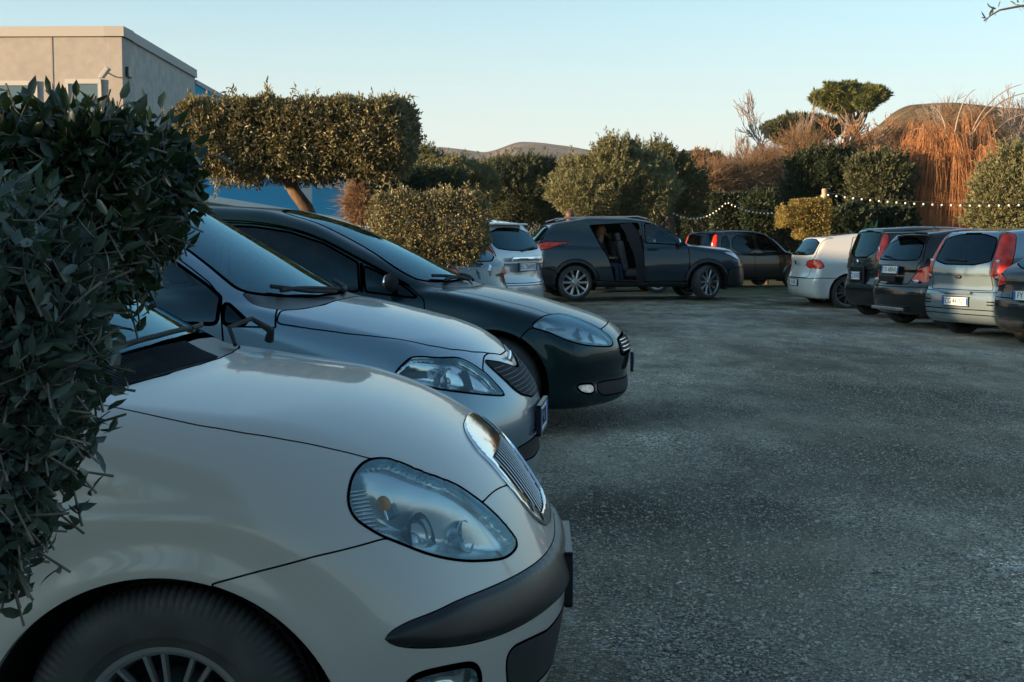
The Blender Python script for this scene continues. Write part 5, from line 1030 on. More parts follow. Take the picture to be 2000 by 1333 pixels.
# ---- second car ----------------------------------------------------------
C2.update(cowl=(1.02, 1.03), belt=1.0)
R2 = [
 reg('grille', 'front', [(-.05,.690),(.06,.700),(.12,.712),(.25,.738),(.405,.760),(.412,.738),(.396,.700),(.349,.640),(.284,.608),(.129,.582),(-.05,.577)], front, 0, m='seam', bw=.012, bm='chrome', bn='grille_frame', boff=.003, disp=(-.022, .012)),
 reg('headlight', 'side', [(.495,.731),(.492,.737),(.466,.771),(.432,.804),(.391,.803),(.348,.795),(.287,.789),(.266,.782),(.224,.756),(.172,.715),(.128,.664),(.099,.625),(.101,.622),(.140,.633),(.225,.657),(.310,.679),(.360,.692),(.425,.706),(.473,.721)], lambda s,a,z,n: a>.36, 0, m='lens', lr=1, bw=.008, bm=PL, boff=.001, bowl=(.06,.02)),
 reg('air_intake', 'front', [(-.05,.405),(.421,.413),(.43,.37),(.36,.325),(-.05,.315)], front, 1, m='seam', bw=.006, bm='chrome'),
 reg('cowl', 'top', [(.836,-.05),(.842,.06),(.861,.423),(.906,.584),(.966,.69),(1.06,.722),(1.10,.70),(1.135,.682),(1.085,.625),(1.0,.47),(.915,.244),(.893,-.05)], upc, 1, m=PL, bw=.003),
 reg('windscreen', 'top', [(.895,-.05),(.917,.244),(1.002,.468),(1.087,.622),(1.14,.672),(1.185,.663),(1.283,.623),(1.4,.582),(1.6,.545),(1.85,.50),(1.97,.46),(1.97,-.05)], lambda s,a,z,n: z>.95, 1, m='glass', bw=.022),
 reg('quarter_window', 'side', [(1.050,.927),(1.110,.975),(1.173,1.018),(1.163,.928)], lambda s,a,z,n: a>.6, 0, m='tint', lr=1, bw=.016),
 reg('window', 'side', [(1.183,.930),(1.192,1.033),(1.268,1.089),(1.366,1.152),(1.7,1.36),(2.0,1.455),(2.3,1.48),(2.3,.935)], lambda s,a,z,n: a>.5, 0, m='glass', lr=1, bw=.016),
 reg('window', 'side', [(2.38,.94),(2.38,1.48),(2.9,1.47),(3.3,1.40),(3.4,1.0)], sidew, 1, m='tint', lr=1, bw=.016),
 reg('rear_window', 'front', [(-.05,1.05),(.58,1.05),(.5,1.45),(-.05,1.48)], rearc, 1, m='tint', bw=.03),
 reg('tail_light', 'side', [(3.8,1.0),(3.8,1.2),(4.2,1.2),(4.2,.8),(3.95,.8)], lambda s,a,z,n: (s>3.7)&(a>.5), 1, m='red', lr=1),
 reg('bonnet', 'top', [(.834,-.05),(.859,.423),(.904,.584),(.964,.692),(.956,.800),(.817,.787),(.68,.765),(.556,.730),(.46,.69),(.389,.641),(.31,.55),(.237,.409),(.190,.25),(.160,.10),(.155,-.05)], lambda s,a,z,n: z>.6, 0),
 reg('front_bumper', 'side', [(.82,.55),(.70,.62),(.60,.68),(.50,.715),(.42,.72),(.30,.70),(.18,.70),(.20,.775),(.16,.80),(-.2,.80),(-.2,0),(.84,0)], anyc, 0),
 reg('door', 'side', [(1.13,.3),(1.14,.6),(1.163,.93),(1.195,1.05),(1.38,1.18),(1.7,1.385),(2.0,1.475),(2.33,1.50),(2.34,.3)], sidec, 1, lr=1),
]
b2, _ = make_car('parked_car', 'silver blue car with mesh grille, between the cream hatchback and the dark teal one', 'car', C2, POSE[2], R(POSE[2][2]), .015, M['silver'], R2,
    (.31, .19, .20, (14, .02, .012, .0), M['alloy']), sw=.007, group='cars parked nose out in the left row', seatm='beige')
root2 = b2.root; g = MB()
for k in range(9):
    z = .594+k*.0165; w_ = np.interp(z, [.59, .62, .66, .70, .74, .76], [.16, .30, .345, .385, .405, .40]); y = np.linspace(-w_, w_, 25)
    zz = z+0*y; P = b2.cast(np.stack([np.full(25, -.6), y+1e-4, zz], 1), np.tile([1., 0, 0], (25, 1)), 2.)
    top = np.interp(np.abs(y), [0, .12, .25, .405], [.690, .712, .738, .760]); ok = (z < top-.004) & ~np.isnan(P).any(1); P[:, 0] -= .004
    for i in range(24):
        if ok[i] and ok[i+1]: g.tube(loc(P[i:i+2]), .0024, 4, False)
for k in range(-19, 20):
    y = k*.021; lo_ = np.interp(abs(y), [0, .129, .284, .349, .396, .41], [.58, .583, .61, .642, .702, .735]); hi_ = np.interp(abs(y), [0, .12, .25, .405], [.690, .712, .738, .760])
    if hi_-lo_ < .02: continue
    z = np.linspace(lo_, hi_, 8); P = b2.cast(np.stack([np.full(8, -.6), np.full(8, y+1e-4), z], 1), np.tile([1., 0, 0], (8, 1)), 2.); P = P[~np.isnan(P).any(1)]; P[:, 0] -= .004
    if len(P) > 2: g.tube(loc(P), .0024, 4)
g.build('grille_mesh', mat('grille_grey', (.07,.07,.075), .4, .6), R2[0]['obj'][0], True)
k = MB(); P = b2.cast([[-.6, .001, .735]], [[1., 0, 0]], 2.)[0]; k.ball((-P[0]+.004, 0, .735), (.012, .052, .036), 24, 10); k.build('emblem', M['chrome'], root2, True)
number_plate(root2, -.016, .482, 'FG 521', False, .36, .11)
for ho in R2[1]['obj']:
    sg = -1 if np.mean([v.co.y for v in ho.data.vertices]) < 0 else 1
    projector(b2, ho, sg, (.275, .66, .722), .042, .05)
    dv = MB(); dv.box((0, 0, 0), (.03, .008, .085), .003); put(dv, 'lamp_divider', M['plastic'], b2, (.22, .60, .712), .03, ho, sg)
    am = MB(); am.box((0, 0, 0), (.008, .09, .03), .003); put(am, 'side_reflector', M['smoked'], b2, (.41, .79, .735), .012, ho, sg, 0.)
for pts in ([(1.03,-.50,1.03),(1.0,-.36,1.03),(.95,-.15,1.02),(.92,.05,1.01)], [(.90,.05,1.0),(.93,.25,1.02),(1.0,.45,1.04),(1.06,.56,1.05)], [(.90,-.1,.99),(.95,-.3,1.02),(1.06,-.52,1.06)]): wiper(b2, root2, pts, r=.010, lift=.02)
ribbon(b2, [(.956,.811,.918),(.962,.79,.94),(.967,.772,.958),(.975,.73,.972),(.982,.692,.981)], .007, .001, 'seam', M['seam'], root2)
ribbon(b2, [(.956,.812,.917),(1.041,.819,.920),(1.15,.825,.922)], .007, .001, 'seam', M['seam'], root2)
# ---- third car -----------------------------------------------------------
C3.update(cowl=(1.22, .98), belt=.97)
R3 = [
 reg('grille', 'front', [(-.05,.612),(.20,.610),(.32,.602),(.40,.588),(.405,.52),(.38,.49),(.222,.500),(-.05,.498)], front, 1, m='seam', bw=.02, bm='chrome', bn='grille_frame', boff=.003),
 reg('headlight', 'side', [(.614,.707),(.600,.728),(.574,.749),(.550,.769),(.500,.778),(.431,.773),(.372,.757),(.295,.728),(.220,.693),(.174,.664),(.128,.627),(.103,.597),(.099,.572),(.110,.563),(.130,.562),(.175,.570),(.245,.580),(.316,.599),(.366,.616),(.424,.639),(.482,.667),(.541,.686),(.585,.697)], lambda s,a,z,n: a>.40, 1, m='fog', lr=1, bw=.010, bm=PL, bowl=(.06,.02), bowlm='lampbowl'),
 reg('air_intake', 'front', [(-.05,.33),(.275,.325),(.664,.345),(.68,.30),(.66,.262),(.585,.238),(-.05,.228)], front, 1, m='seam', bw=.008),
 reg('fog_lamp', 'front', [(.825,.340),(.76,.338),(.70,.334),(.695,.268),(.78,.272),(.815,.30)], front, 1, m='whitelamp', lr=1, bw=.014, bm=PL),
 reg('cowl', 'top', [(1.03,-.05),(1.05,.25),(1.13,.5),(1.23,.66),(1.33,.735),(1.41,.73),(1.34,.68),(1.25,.539),(1.165,.256),(1.12,-.05)], upc, 1, m=PL, bw=.004),
 reg('windscreen', 'top', [(1.122,-.05),(1.167,.256),(1.252,.539),(1.342,.68),(1.41,.715),(1.55,.688),(1.71,.60),(1.88,.55),(2.07,.52),(2.3,.495),(2.36,.40),(2.36,-.05)], lambda s,a,z,n: z>.95, 1, m='glass', bw=.025),
 reg('quarter_window', 'side', [(1.33,.885),(1.455,.970),(1.60,1.045),(1.712,1.095),(1.690,.925)], sidew, 0, m='tint', lr=1, bw=.016),
 reg('window', 'side', [(1.728,.925),(1.748,1.112),(1.987,1.236),(2.224,1.311),(2.46,1.345),(2.62,1.352),(2.60,.955)], sidew, 0, m='tint', lr=1, bw=.016),
 reg('window', 'side', [(2.70,.96),(2.72,1.350),(3.0,1.345),(3.4,1.28),(3.65,1.17),(3.5,1.02)], sidew, 1, m='tint', lr=1, bw=.016),
 reg('rear_window', 'front', [(-.05,1.1),(.55,1.08),(.45,1.33),(-.05,1.36)], rearc, 1, m='tint', bw=.03),
 reg('tail_light', 'side', [(3.95,1.0),(4.1,1.05),(4.5,1.0),(4.5,.8),(4.2,.8)], lambda s,a,z,n: (s>3.9)&(a>.5), 1, m='red', lr=1),
 reg('bonnet', 'top', [(1.028,-.05),(1.048,.25),(1.128,.5),(1.228,.655),(1.18,.66),(.95,.655),(.75,.635),(.62,.62),(.50,.64),(.431,.57),(.372,.545),(.295,.54),(.220,.52),(.184,.489),(.165,.35),(.153,.211),(.150,-.05)], lambda s,a,z,n: z>.6, 0),
 reg('front_bumper', 'side', [(.84,.5),(.72,.60),(.66,.66),(.615,.705),(.40,.72),(.182,.70),(-.2,.72),(-.2,0),(.86,0)], anyc, 0),
 reg('door', 'side', [(1.30,.3),(1.28,.6),(1.30,.88),(1.455,.990),(1.749,1.140),(1.987,1.262),(2.224,1.337),(2.46,1.368),(2.66,1.372),(2.68,.3)], sidec, 0, lr=1),
]
b3, _ = make_car('parked_car', 'dark teal hatchback with long hazy headlight, just behind the silver blue car', 'car', C3, POSE[3], R(POSE[3][2]), .018, M['teal'], R3,
    (.32, .2, .21, (10, .03, .012, .0), M['alloy']), sw=.008, group='cars parked nose out in the left row')
root3 = b3.root
number_plate(root3, -.02, .43, 'DV 309', False, .36, .11)
for z in (.52, .545, .57, .59):
    y = np.linspace(-.37, .37, 21); P = b3.cast(np.stack([np.full(21, -.6), y+1e-4, z+0*y], 1), np.tile([1., 0, 0], (21, 1)), 2.); P[:, 0] -= .006; k = MB(); k.tube(loc(P), .006, 5); k.build('grille_bar', M['chrome'], R3[0]['obj'][0], True)
for pts in ([(1.22,-.50,.99),(1.20,-.36,1.0),(1.15,-.1,.99)], [(1.10,.0,.98),(1.18,.35,1.0),(1.27,.55,1.0)], [(1.12,-.1,.98),(1.20,-.3,1.0),(1.30,-.55,1.02)]): wiper(b3, root3, pts, r=.012, lift=.02)
mirror_cap(b3, (1.50, .84, .93), M['teal'], root3, .8)
for ho in R3[1]['obj']:
    sg = -1 if np.mean([v.co.y for v in ho.data.vertices]) < 0 else 1
    projector(b3, ho, sg, (.30, .66, .672), .036, .045); projector(b3, ho, sg, (.22, .585, .64), .030, .045)
    am = MB(); am.box((0, 0, 0), (.008, .14, .022), .003); put(am, 'side_reflector', M['whitelamp'], b3, (.45, .82, .70), .012, ho, sg, 0.)
ribbon(b3, [(1.73,.765,1.105),(1.715,.82,1.0),(1.712,.85,.93)], .02, .002, 'window_post', M['alloy'], root3)
for hh in (0.0, .022): ribbon(b3, [(1.40,.80,.955+hh),(1.455,.796,.985+hh),(1.749,.765,1.138+hh),(1.987,.722,1.262+hh),(2.224,.699,1.337+hh),(2.46,.69,1.372+hh),(2.7,.68,1.38+hh)], .008, .003, 'gutter', M['darkalloy'], root3)
# ---- cars further back ---------------------------------------------------
def gen(L, W, H, cs, cz, ws, rs, rz, gs, gz, belt, R_=.31, foh=.8, roh=.7, nz=.66, zb=.2, Ra=None, fr=(.3, 2.6), rr=(.16, 3.), taper=.90, **k):
    Ra = Ra or R_+.05
    d = dict(L=L, W=W, H=H, zb=zb, top=[(-.3, nz-.2), (0, nz), (.08, nz+.08), (.4, (nz+cz)/2+.07), (cs, cz-.02), (ws+.3, belt), (L, belt+.02)], crown=[(0, .05), (.4, .09), (cs-.2, .06), (cs+.3, .03), (L, .03)],
      front=[(.1, .08), (.2, .03), (.3, .0), (.5, .0), (nz-.05, .03), (nz+.1, .14)], fr=fr, kf=.1, rear=[(.2, L-.10), (.30, L-.02), (.5, L), (.60, L-.01), (.68, L-.06), (belt, max(gs, L-.2)), (gz, gs)], rr=rr, kr=.08,
      sz=[(.15, .95), (.3, .985), (.5, 1.), (.7, 1.), (.85, .985), (1.0, .96), (1.2, .93)], sx=[(0, .96), (.4, .98), (.9, 1.), (L-1., 1.), (L-.2, .965), (L, .94)], ks=[(0, .13), (cs, .08), (L, .07)],
      gtop=[(cs-.4, cz-.22), (cs-.02, cz), ((cs+ws)/2, (cz+H)/2+.02), (ws, H-.06), (ws+.4, H-.01), ((ws+rs)/2+.2, H), (rs, rz), (L+.2, rz-.1)],
      gside=[(belt-.05, W*.94), (belt+.05, W*.925), ((belt+H)/2, W*.85), (H-.08, W*.71), (H, W*.66)], gx=[(cs-.4, .95), (cs+.3, 1.), (L-1.2, 1.), (L, taper)], cw=.22, gcrown=.035, kroof=.10,
      gcut=belt-.12, grear=[(belt-.3, gs+.04), (gz, gs), (rz, rs+.02), (H+.1, rs-.05)], grr=.10, arch=[(foh, R_-.01, Ra), (L-roh, R_-.01, Ra)], flare=.012, cowl=(cs, cz), belt=belt, g0=.5)
    d.update(k); return d
def lights(front_poly, m='whitelamp'): return reg('headlight', 'side', front_poly, sidec, 1, m=m, lr=1)
def std(C, win, lamp, rear_win, tail, plate_z=.62, tg=None, wm='tint', bump=.52, **k):
    """regions shared by the background cars"""
    L, W = C['L'], C['W']; cs, cz = C['cowl']; belt = C['belt']; H = C['H']
    r = [reg('headlight', 'side', lamp, sidec, 1, m='whitelamp', lr=1)]
    for i, (p, sd) in enumerate(tail):
        r.append(reg('tail_light', 'front' if sd == 'r' else 'side', p, rearc if sd == 'r' else (lambda s, a, z, n: (s > L-.9) & (n[:, 0] <= .25) & (a > .4)), 1, m='red', lr=1))
        if i: r[-1]['into'] = 1
    r.append(reg('rear_window', 'front', rear_win, rearc, 1, m=wm, bw=.02))
    for p in win: r.append(reg('window', 'side', p, sidew, 1, m=wm, lr=1, bw=.016))
    ws = C['gtop'][3][0]
    r.append(reg('windscreen', 'top', [(cs+.0, -.05), (cs+.05, .3), (cs+.15, .55), (cs+.3, W*.80), (ws-.1, W*.66), (ws, W*.5), (ws, -.05)], lambda s, a, z, n: z > cz-.05, 1, m='glass', bw=.02))
    r.append(reg('grille', 'front', [(-.05, .60), (.4, .60), (.42, .52), (.3, .5), (-.05, .5)], front, 1, m='seam', bw=.015, bm='chrome'))
    r.append(reg('bonnet', 'top', [(cs-.12, -.05), (cs+.0, .55), (cs+.05, W-.14), (cs-.1, W-.13), (.5, W-.2), (.2, W-.35), (.12, .3), (.1, -.05)], lambda s, a, z, n: (z > .6) & (z < cz+.1), 1))
    if tg: r.append(reg('tailgate', 'front', tg, lambda s, a, z, n: s > L-.9, 0))
    r.append(reg('front_bumper', 'side', [(C['arch'][0][0], .6), (.5, .63), (.1, .62), (-.2, .62), (-.2, 0), (C['arch'][0][0]+.05, 0)], anyc, 0))
    r.append(reg('rear_bumper', 'side', [(L-.75, bump+.02), (L-.3, bump+.03), (L+.3, bump), (L+.3, 0), (L-.75, 0)], lambda s, a, z, n: s > L-.9, 0, m=k.get('bumpm', None) or C.get('pm')))
    s0 = cs+.12; s1 = k.get('door1', cs+1.25); s2 = k.get('door2', s1+.95)
    r.append(reg('front_door', 'side', [(s0, .28), (s0-.02, .7), (s0+.05, belt), (s0+.9, H-.07), (s1, H-.05), (s1+.02, .27)], sidec, 0, lr=1))
    if s2: r.append(reg('rear_door', 'side', [(s1+.02, .28), (s1, H-.05), (s2-.05, H-.08), (s2+.08, belt+.1), (s2, .62), (s2-.25, .28)], sidec, 0, lr=1))
    for q in r:
        if q.get('m', 1) is None: q.pop('m')
    return r
P_ = {n: paint(n, c, me, .25, du, spec=.25 if max(c) < .05 else .5, coat=.75 if max(c) < .05 else 1.) for n, c, me, du in (('white_paint', (.50, .52, .52), 0., .15), ('pearl_paint', (.42, .44, .46), .2, .2), ('black_paint', (.006, .007, .008), .0, .05), ('suv_paint', (.006, .020, .031), .1, .04),
      ('dark_green_paint', (.012, .024, .026), .1, .1), ('steel_paint', (.17, .235, .275), .45, .15), ('night_paint', (.006, .012, .016), .1, .06), ('petrol_paint', (.014, .034, .04), .1, .1), ('grey_paint', (.16, .17, .18), .5, .3))}
YR = R(17)
def rearpose(X, Y, L, rz): return (X+L*math.cos(rz), Y+L*math.sin(rz))
def win_std(cs, ws, belt, H, L, end, s1):
    return [[(cs+.28, belt-.01), (cs+.75, belt+.27), (ws, H-.15), (s1-.06, H-.12), (s1-.04, belt)], [(s1+.04, belt+.01), (s1+.05, H-.12), (end-.3, H-.15), (end, H-.27), (end-.05, belt+.06)]]
ROW = 'cars parked along the right side'
SP5 = (10, .030, .012, .012); RED = M['red']
# white hatchback
C = gen(4.25, .90, 1.45, 1.15, 1.0, 1.95, 3.88, 1.37, 4.15, 1.03, .95, foh=.86, roh=.80, R_=.325, sx=[(0, .96), (.4, .98), (.9, 1.), (3.4, 1.), (4.1, .97), (4.25, .95)])
r = std(C, win_std(1.15, 1.95, .95, 1.45, 4.25, 3.38, 2.28), [(.45, .78), (.2, .70), (.1, .6), (.25, .6), (.5, .70)], [(-.05, 1.03), (.69, 1.03), (.67, 1.10), (.58, 1.32), (-.05, 1.355)],
    [([(.42, .88), (.50, .80), (.70, .775), (1.2, .77), (1.2, .945), (.6, .945)], 'r'), ([(4.4, .77), (4.02, .775), (3.90, .80), (4.0, .945), (4.4, .945)], 's')], tg=[(-.05, 1.40), (.60, 1.36), (.74, 1.02), (.72, .95), (.62, .62), (.55, .60), (-.05, .60)], bump=.57)
YG = R(5); nx, ny = rearpose(5.50, 26.0, 4.25, YG)
bg, _ = make_car('parked_car', 'white hatchback with red tail lamp, farthest of the right row', 'car', C, (nx, ny), YG, .026, P_['white_paint'], r, (.325, .21, .245, (10, .022, .02, .02), M['alloy']), sw=.012, group=ROW, gz=-.04)
ribbon(bg, [(4.22, .05, 1.33), (4.22, .1, 1.33)], .03, .002, 'brake_light', RED, bg.root, True)
k = MB(); k.ball((-4.22, 0, .885), (.012, .045, .045), 16, 8); k.build('badge', M['darkalloy'], bg.root, True)
number_plate(bg.root, 4.255, .50, 'EX 208', True, .52, .11)
wiper(bg, bg.root, [(4.17, .0, 1.04), (4.16, .15, 1.07), (4.14, .38, 1.09)], r=.012)
# dark green city car (tall pillar lamps), twice: in the row and behind the suv
def city(X, Y, rz, gz, pm, label, group, plate):
    C = gen(3.54, .79, 1.56, .82, 1.02, 1.55, 3.30, 1.52, 3.50, 1.03, .95, foh=.70, roh=.54, R_=.29, rr=(.09, 3.), taper=.95, gside=[(.9, .745), (1.0, .74), (1.25, .69), (1.48, .62), (1.56, .57)])
    r = std(C, [[(1.12, .95), (1.45, 1.24), (1.75, 1.42), (1.95, 1.43), (1.95, .95)], [(2.03, .95), (2.03, 1.43), (2.78, 1.43), (2.82, .97)], [(2.90, 1.0), (2.90, 1.40), (3.12, 1.38), (3.20, 1.03)]],
        [(.45, .80), (.2, .72), (.1, .62), (.25, .62), (.5, .72)], [(-.05, 1.03), (.50, 1.03), (.50, 1.40), (.46, 1.46), (-.05, 1.47)],
        [([(.56, .97), (.55, 1.2), (.53, 1.47), (.9, 1.47), (.9, .97)], 'r'), ([(3.8, .98), (3.38, .98), (3.27, 1.2), (3.24, 1.47), (3.8, 1.47)], 's')], tg=[(-.05, 1.52), (.52, 1.50), (.54, 1.2), (.60, .96), (.60, .50), (-.05, .50)], bump=.46, bumpm='plastic')
    nx, ny = rearpose(X, Y, 3.54, rz)
    b, _ = make_car('parked_car', label, 'car', C, (nx, ny), rz, .028, pm, r, (.29, .18, .19, (10, .03, .012, .02), M['alloy']), sw=.012, group=group, gz=gz)
    pl = MB(); pl.box((-3.535, 0, .74), (.03, .62, .30), .02); pl.build('plate_recess', M['plastic'], b.root)
    number_plate(b.root, 3.562, .72, plate, True, .42, .13); k = MB(); k.ball((-3.535, 0, .955), (.015, .045, .045), 16, 8); k.build('badge', M['chrome'], b.root, True)
    ribbon(b, [(3.36, .005, 1.51), (3.36, .13, 1.51)], .03, .002, 'brake_light', RED, b.root)
    for sg in (-1, 1): Pq = b.proj(np.array([[3.46, sg*.60, 1.18]]), 8); k = MB(); k.ball(tuple(loc(Pq)[0]), (.010, .035, .065), 12, 8); k.build('reversing_light', M['whitelamp'], b.root, True)
    k = MB(); k.tube([(-1.75, .1, 1.55), (-1.92, .1, 1.68)], .005, 5); k.build('aerial', M['plastic'], b.root)
    return b
city(5.90, 22.8, R(8), -.05, P_['dark_green_paint'], 'dark green city car with tall pillar lamps, between the white and black hatchbacks', ROW, 'CJ 565HC')
# black hatchback
C = gen(3.84, .835, 1.50, 1.0, 1.0, 1.75, 3.45, 1.42, 3.74, .98, .98, foh=.78, roh=.66, R_=.30, rr=(.20, 2.6), taper=.84)
r = std(C, win_std(1.0, 1.75, .98, 1.50, 3.84, 2.9, 2.15), [(.5, .80), (.2, .72), (.1, .62), (.25, .62), (.5, .70)], [(-.05, 1.02), (.55, 1.01), (.62, 1.06), (.50, 1.33), (-.05, 1.38)],
    [([(.46, .70), (.56, .80), (.70, .95), (1.1, 1.0), (1.1, .70), (.8, .70)], 'r'), ([(4.0, 1.0), (3.45, .98), (3.52, .90), (3.60, .70), (4.0, .70)], 's')], tg=[(-.05, 1.43), (.52, 1.40), (.66, 1.03), (.60, .85), (.46, .66), (-.05, .64)], bump=.60)
YG = R(12); nx, ny = rearpose(5.75, 20.4, 3.84, YG)
bj, _ = make_car('parked_car', 'black hatchback with slanted red and white tail lamp, left of the steel blue car', 'car', C, (nx, ny), YG, .026, P_['black_paint'], r, (.30, .19, .21, (10, .022, .012, .03), M['alloy']), sw=.012, group=ROW, gz=-.05)
number_plate(bj.root, 3.80, .87, 'DS 680HR', True, .52, .11, tilt=-.15)
k = MB(); k.box((-3.56, 0, 1.425), (.22, .98, .035), .015); k.build('spoiler', P_['black_paint'], bj.root, True)
for sg in (-1, 1):
    Pq = bj.proj(np.array([[3.72, sg*.60, .715]]), 8); q = loc(Pq)[0]; k = MB(); k.ball(tuple(q), (.015, .11, .026), 16, 8); k.build('reversing_light', M['whitelamp'], bj.root, True)
k = MB(); k.box((-3.83, 0, .28), (.03, 1.0, .05), .01); k.build('bumper_trim', M['alloy'], bj.root)
k = MB(); k.box((-3.845, 0, .74), (.02, .5, .10), .01); k.build('tailgate_recess', M['plastic'], bj.root)
k = MB(); k.tube([(-3.0, .0, 1.48), (-3.15, .0, 1.57)], .006, 5); k.build('aerial', M['plastic'], bj.root)
wiper(bj, bj.root, [(3.74, .0, 1.03), (3.72, .2, 1.07), (3.70, .42, 1.09)], r=.014)
# steel blue tall hatchback
C = gen(4.02, .86, 1.50, 1.05, 1.02, 1.75, 3.74, 1.44, 3.98, 1.0, .98, foh=.80, roh=.72, R_=.30, rr=(.12, 3.), taper=.93, gside=[(.93, .80), (1.03, .795), (1.25, .74), (1.42, .66), (1.50, .61)])
r = std(C, [[(1.33, .98), (1.75, 1.24), (2.0, 1.36), (2.2, 1.37), (2.2, .98)], [(2.28, .98), (2.28, 1.37), (3.05, 1.36), (3.08, .99)], [(3.14, 1.02), (3.14, 1.34), (3.38, 1.32), (3.50, 1.08)]], [(.5, .80), (.2, .72), (.1, .62), (.25, .62), (.5, .70)],
    [(-.05, 1.00), (.57, 1.00), (.545, 1.2), (.50, 1.40), (-.05, 1.415)],
    [([(.615, .80), (.605, .98), (.575, 1.2), (.525, 1.46), (.9, 1.46), (.9, .80)], 'r'), ([(4.2, .80), (3.80, .80), (3.74, 1.0), (3.66, 1.2), (3.56, 1.46), (4.2, 1.46)], 's')], tg=[(-.05, 1.48), (.51, 1.45), (.56, 1.2), (.60, .80), (.63, .66), (-.05, .66)], bump=.62)
YG = R(20); nx, ny = rearpose(6.0, 18.0, 4.02, YG)
bk, _ = make_car('parked_car', 'steel blue tall hatchback with red lamps beside its dark rear window', 'car', C, (nx, ny), YG, .024, P_['steel_paint'], r, (.305, .19, .20, (7, .03, .012, .0), M['alloy']), sw=.010, group=ROW, gz=-.06)
number_plate(bk.root, 4.025, .505, 'CG 443NT', True, .52, .11)
k = MB(); k.ball((-4.0, 0, .835), (.012, .060, .026), 20, 8); k.build('badge', M['darkalloy'], bk.root, True)
ribbon(bk, [(3.76, .005, 1.435), (3.76, .16, 1.435)], .035, .002, 'brake_light', RED, bk.root)
k = MB(); k.box((-4.03, 0, .625), (.03, .62, .035), .01); k.build('boot_handle', P_['steel_paint'], bk.root)
for z in (.40, .33): ribbon(bk, [(4.02, .0, z), (4.02, .45, z), (3.95, .70, z), (3.80, .83, z)], .012, .002, 'bumper_line', M['seam'], bk.root)
for z in (.515, .475): ribbon(bk, [(4.0, .58, z), (3.93, .74, z), (3.78, .84, z)], .014, .004, 'bumper_rib', M['alloy'], bk.root)
wiper(bk, bk.root, [(3.97, -.12, 1.05), (3.965, .0, 1.06), (3.96, .32, 1.07)], r=.012)
for sg in (-1, 1):
    Pq = bk.proj(np.array([[3.93, sg*.68, .84]]), 8); q = loc(Pq)[0]; k = MB(); k.box(tuple(q), (.012, .08, .05), .004); k.build('reversing_light', M['whitelamp'], bk.root, True)
    Pq = bk.proj(np.array([[3.90, sg*.67, 1.05]]), 8); q = loc(Pq)[0]; k = MB(); k.box(tuple(q), (.012, .07, .04), .004); k.build('reversing_light', M['whitelamp'], bk.root, True)
# dark car cut by the right edge of the picture
C = gen(4.0, .86, 1.42, 1.05, .97, 1.8, 3.05, 1.33, 3.93, .95, .93, foh=.80, roh=.72, R_=.30, rr=(.16, 3.), taper=.88)
r = std(C, win_std(1.05, 1.8, .95, 1.46, 4.0, 3.2, 2.25), [(.5, .78), (.2, .70), (.1, .6), (.25, .6), (.5, .70)], [(-.05, .98), (.62, .98), (.52, 1.22), (-.05, 1.27)],
    [([(.52, .76), (.55, .88), (.70, .92), (1.1, .92), (1.1, .76)], 'r'), ([(4.2, .92), (3.80, .92), (3.84, .76), (4.2, .76)], 's')], tg=[(-.05, 1.40), (.55, 1.37), (.68, .98), (.60, .62), (-.05, .62)], bump=.60)
YG = R(21); nx, ny = rearpose(6.20, 15.9, 4.0, YG)
bm_, _ = make_car('parked_car', 'dark car at the right edge with small red tail lamp, nearest of the right row', 'car', C, (nx, ny), YG, .026, P_['night_paint'], r, (.30, .19, .20, (7, .03, .012, .0), M['alloy']), sw=.010, group=ROW, gz=-.06)
number_plate(bm_.root, 4.03, .66, 'FY 390KA', True, .52, .11); k = MB(); k.ball((-3.97, 0, .86), (.015, .06, .06), 20, 8); k.build('badge', M['chrome'], bm_.root, True)
k = MB(); k.box((-3.98, 0, .30), (.05, 1.1, .10), .03); k.build('bumper_trim', M['plastic'], bm_.root, True)
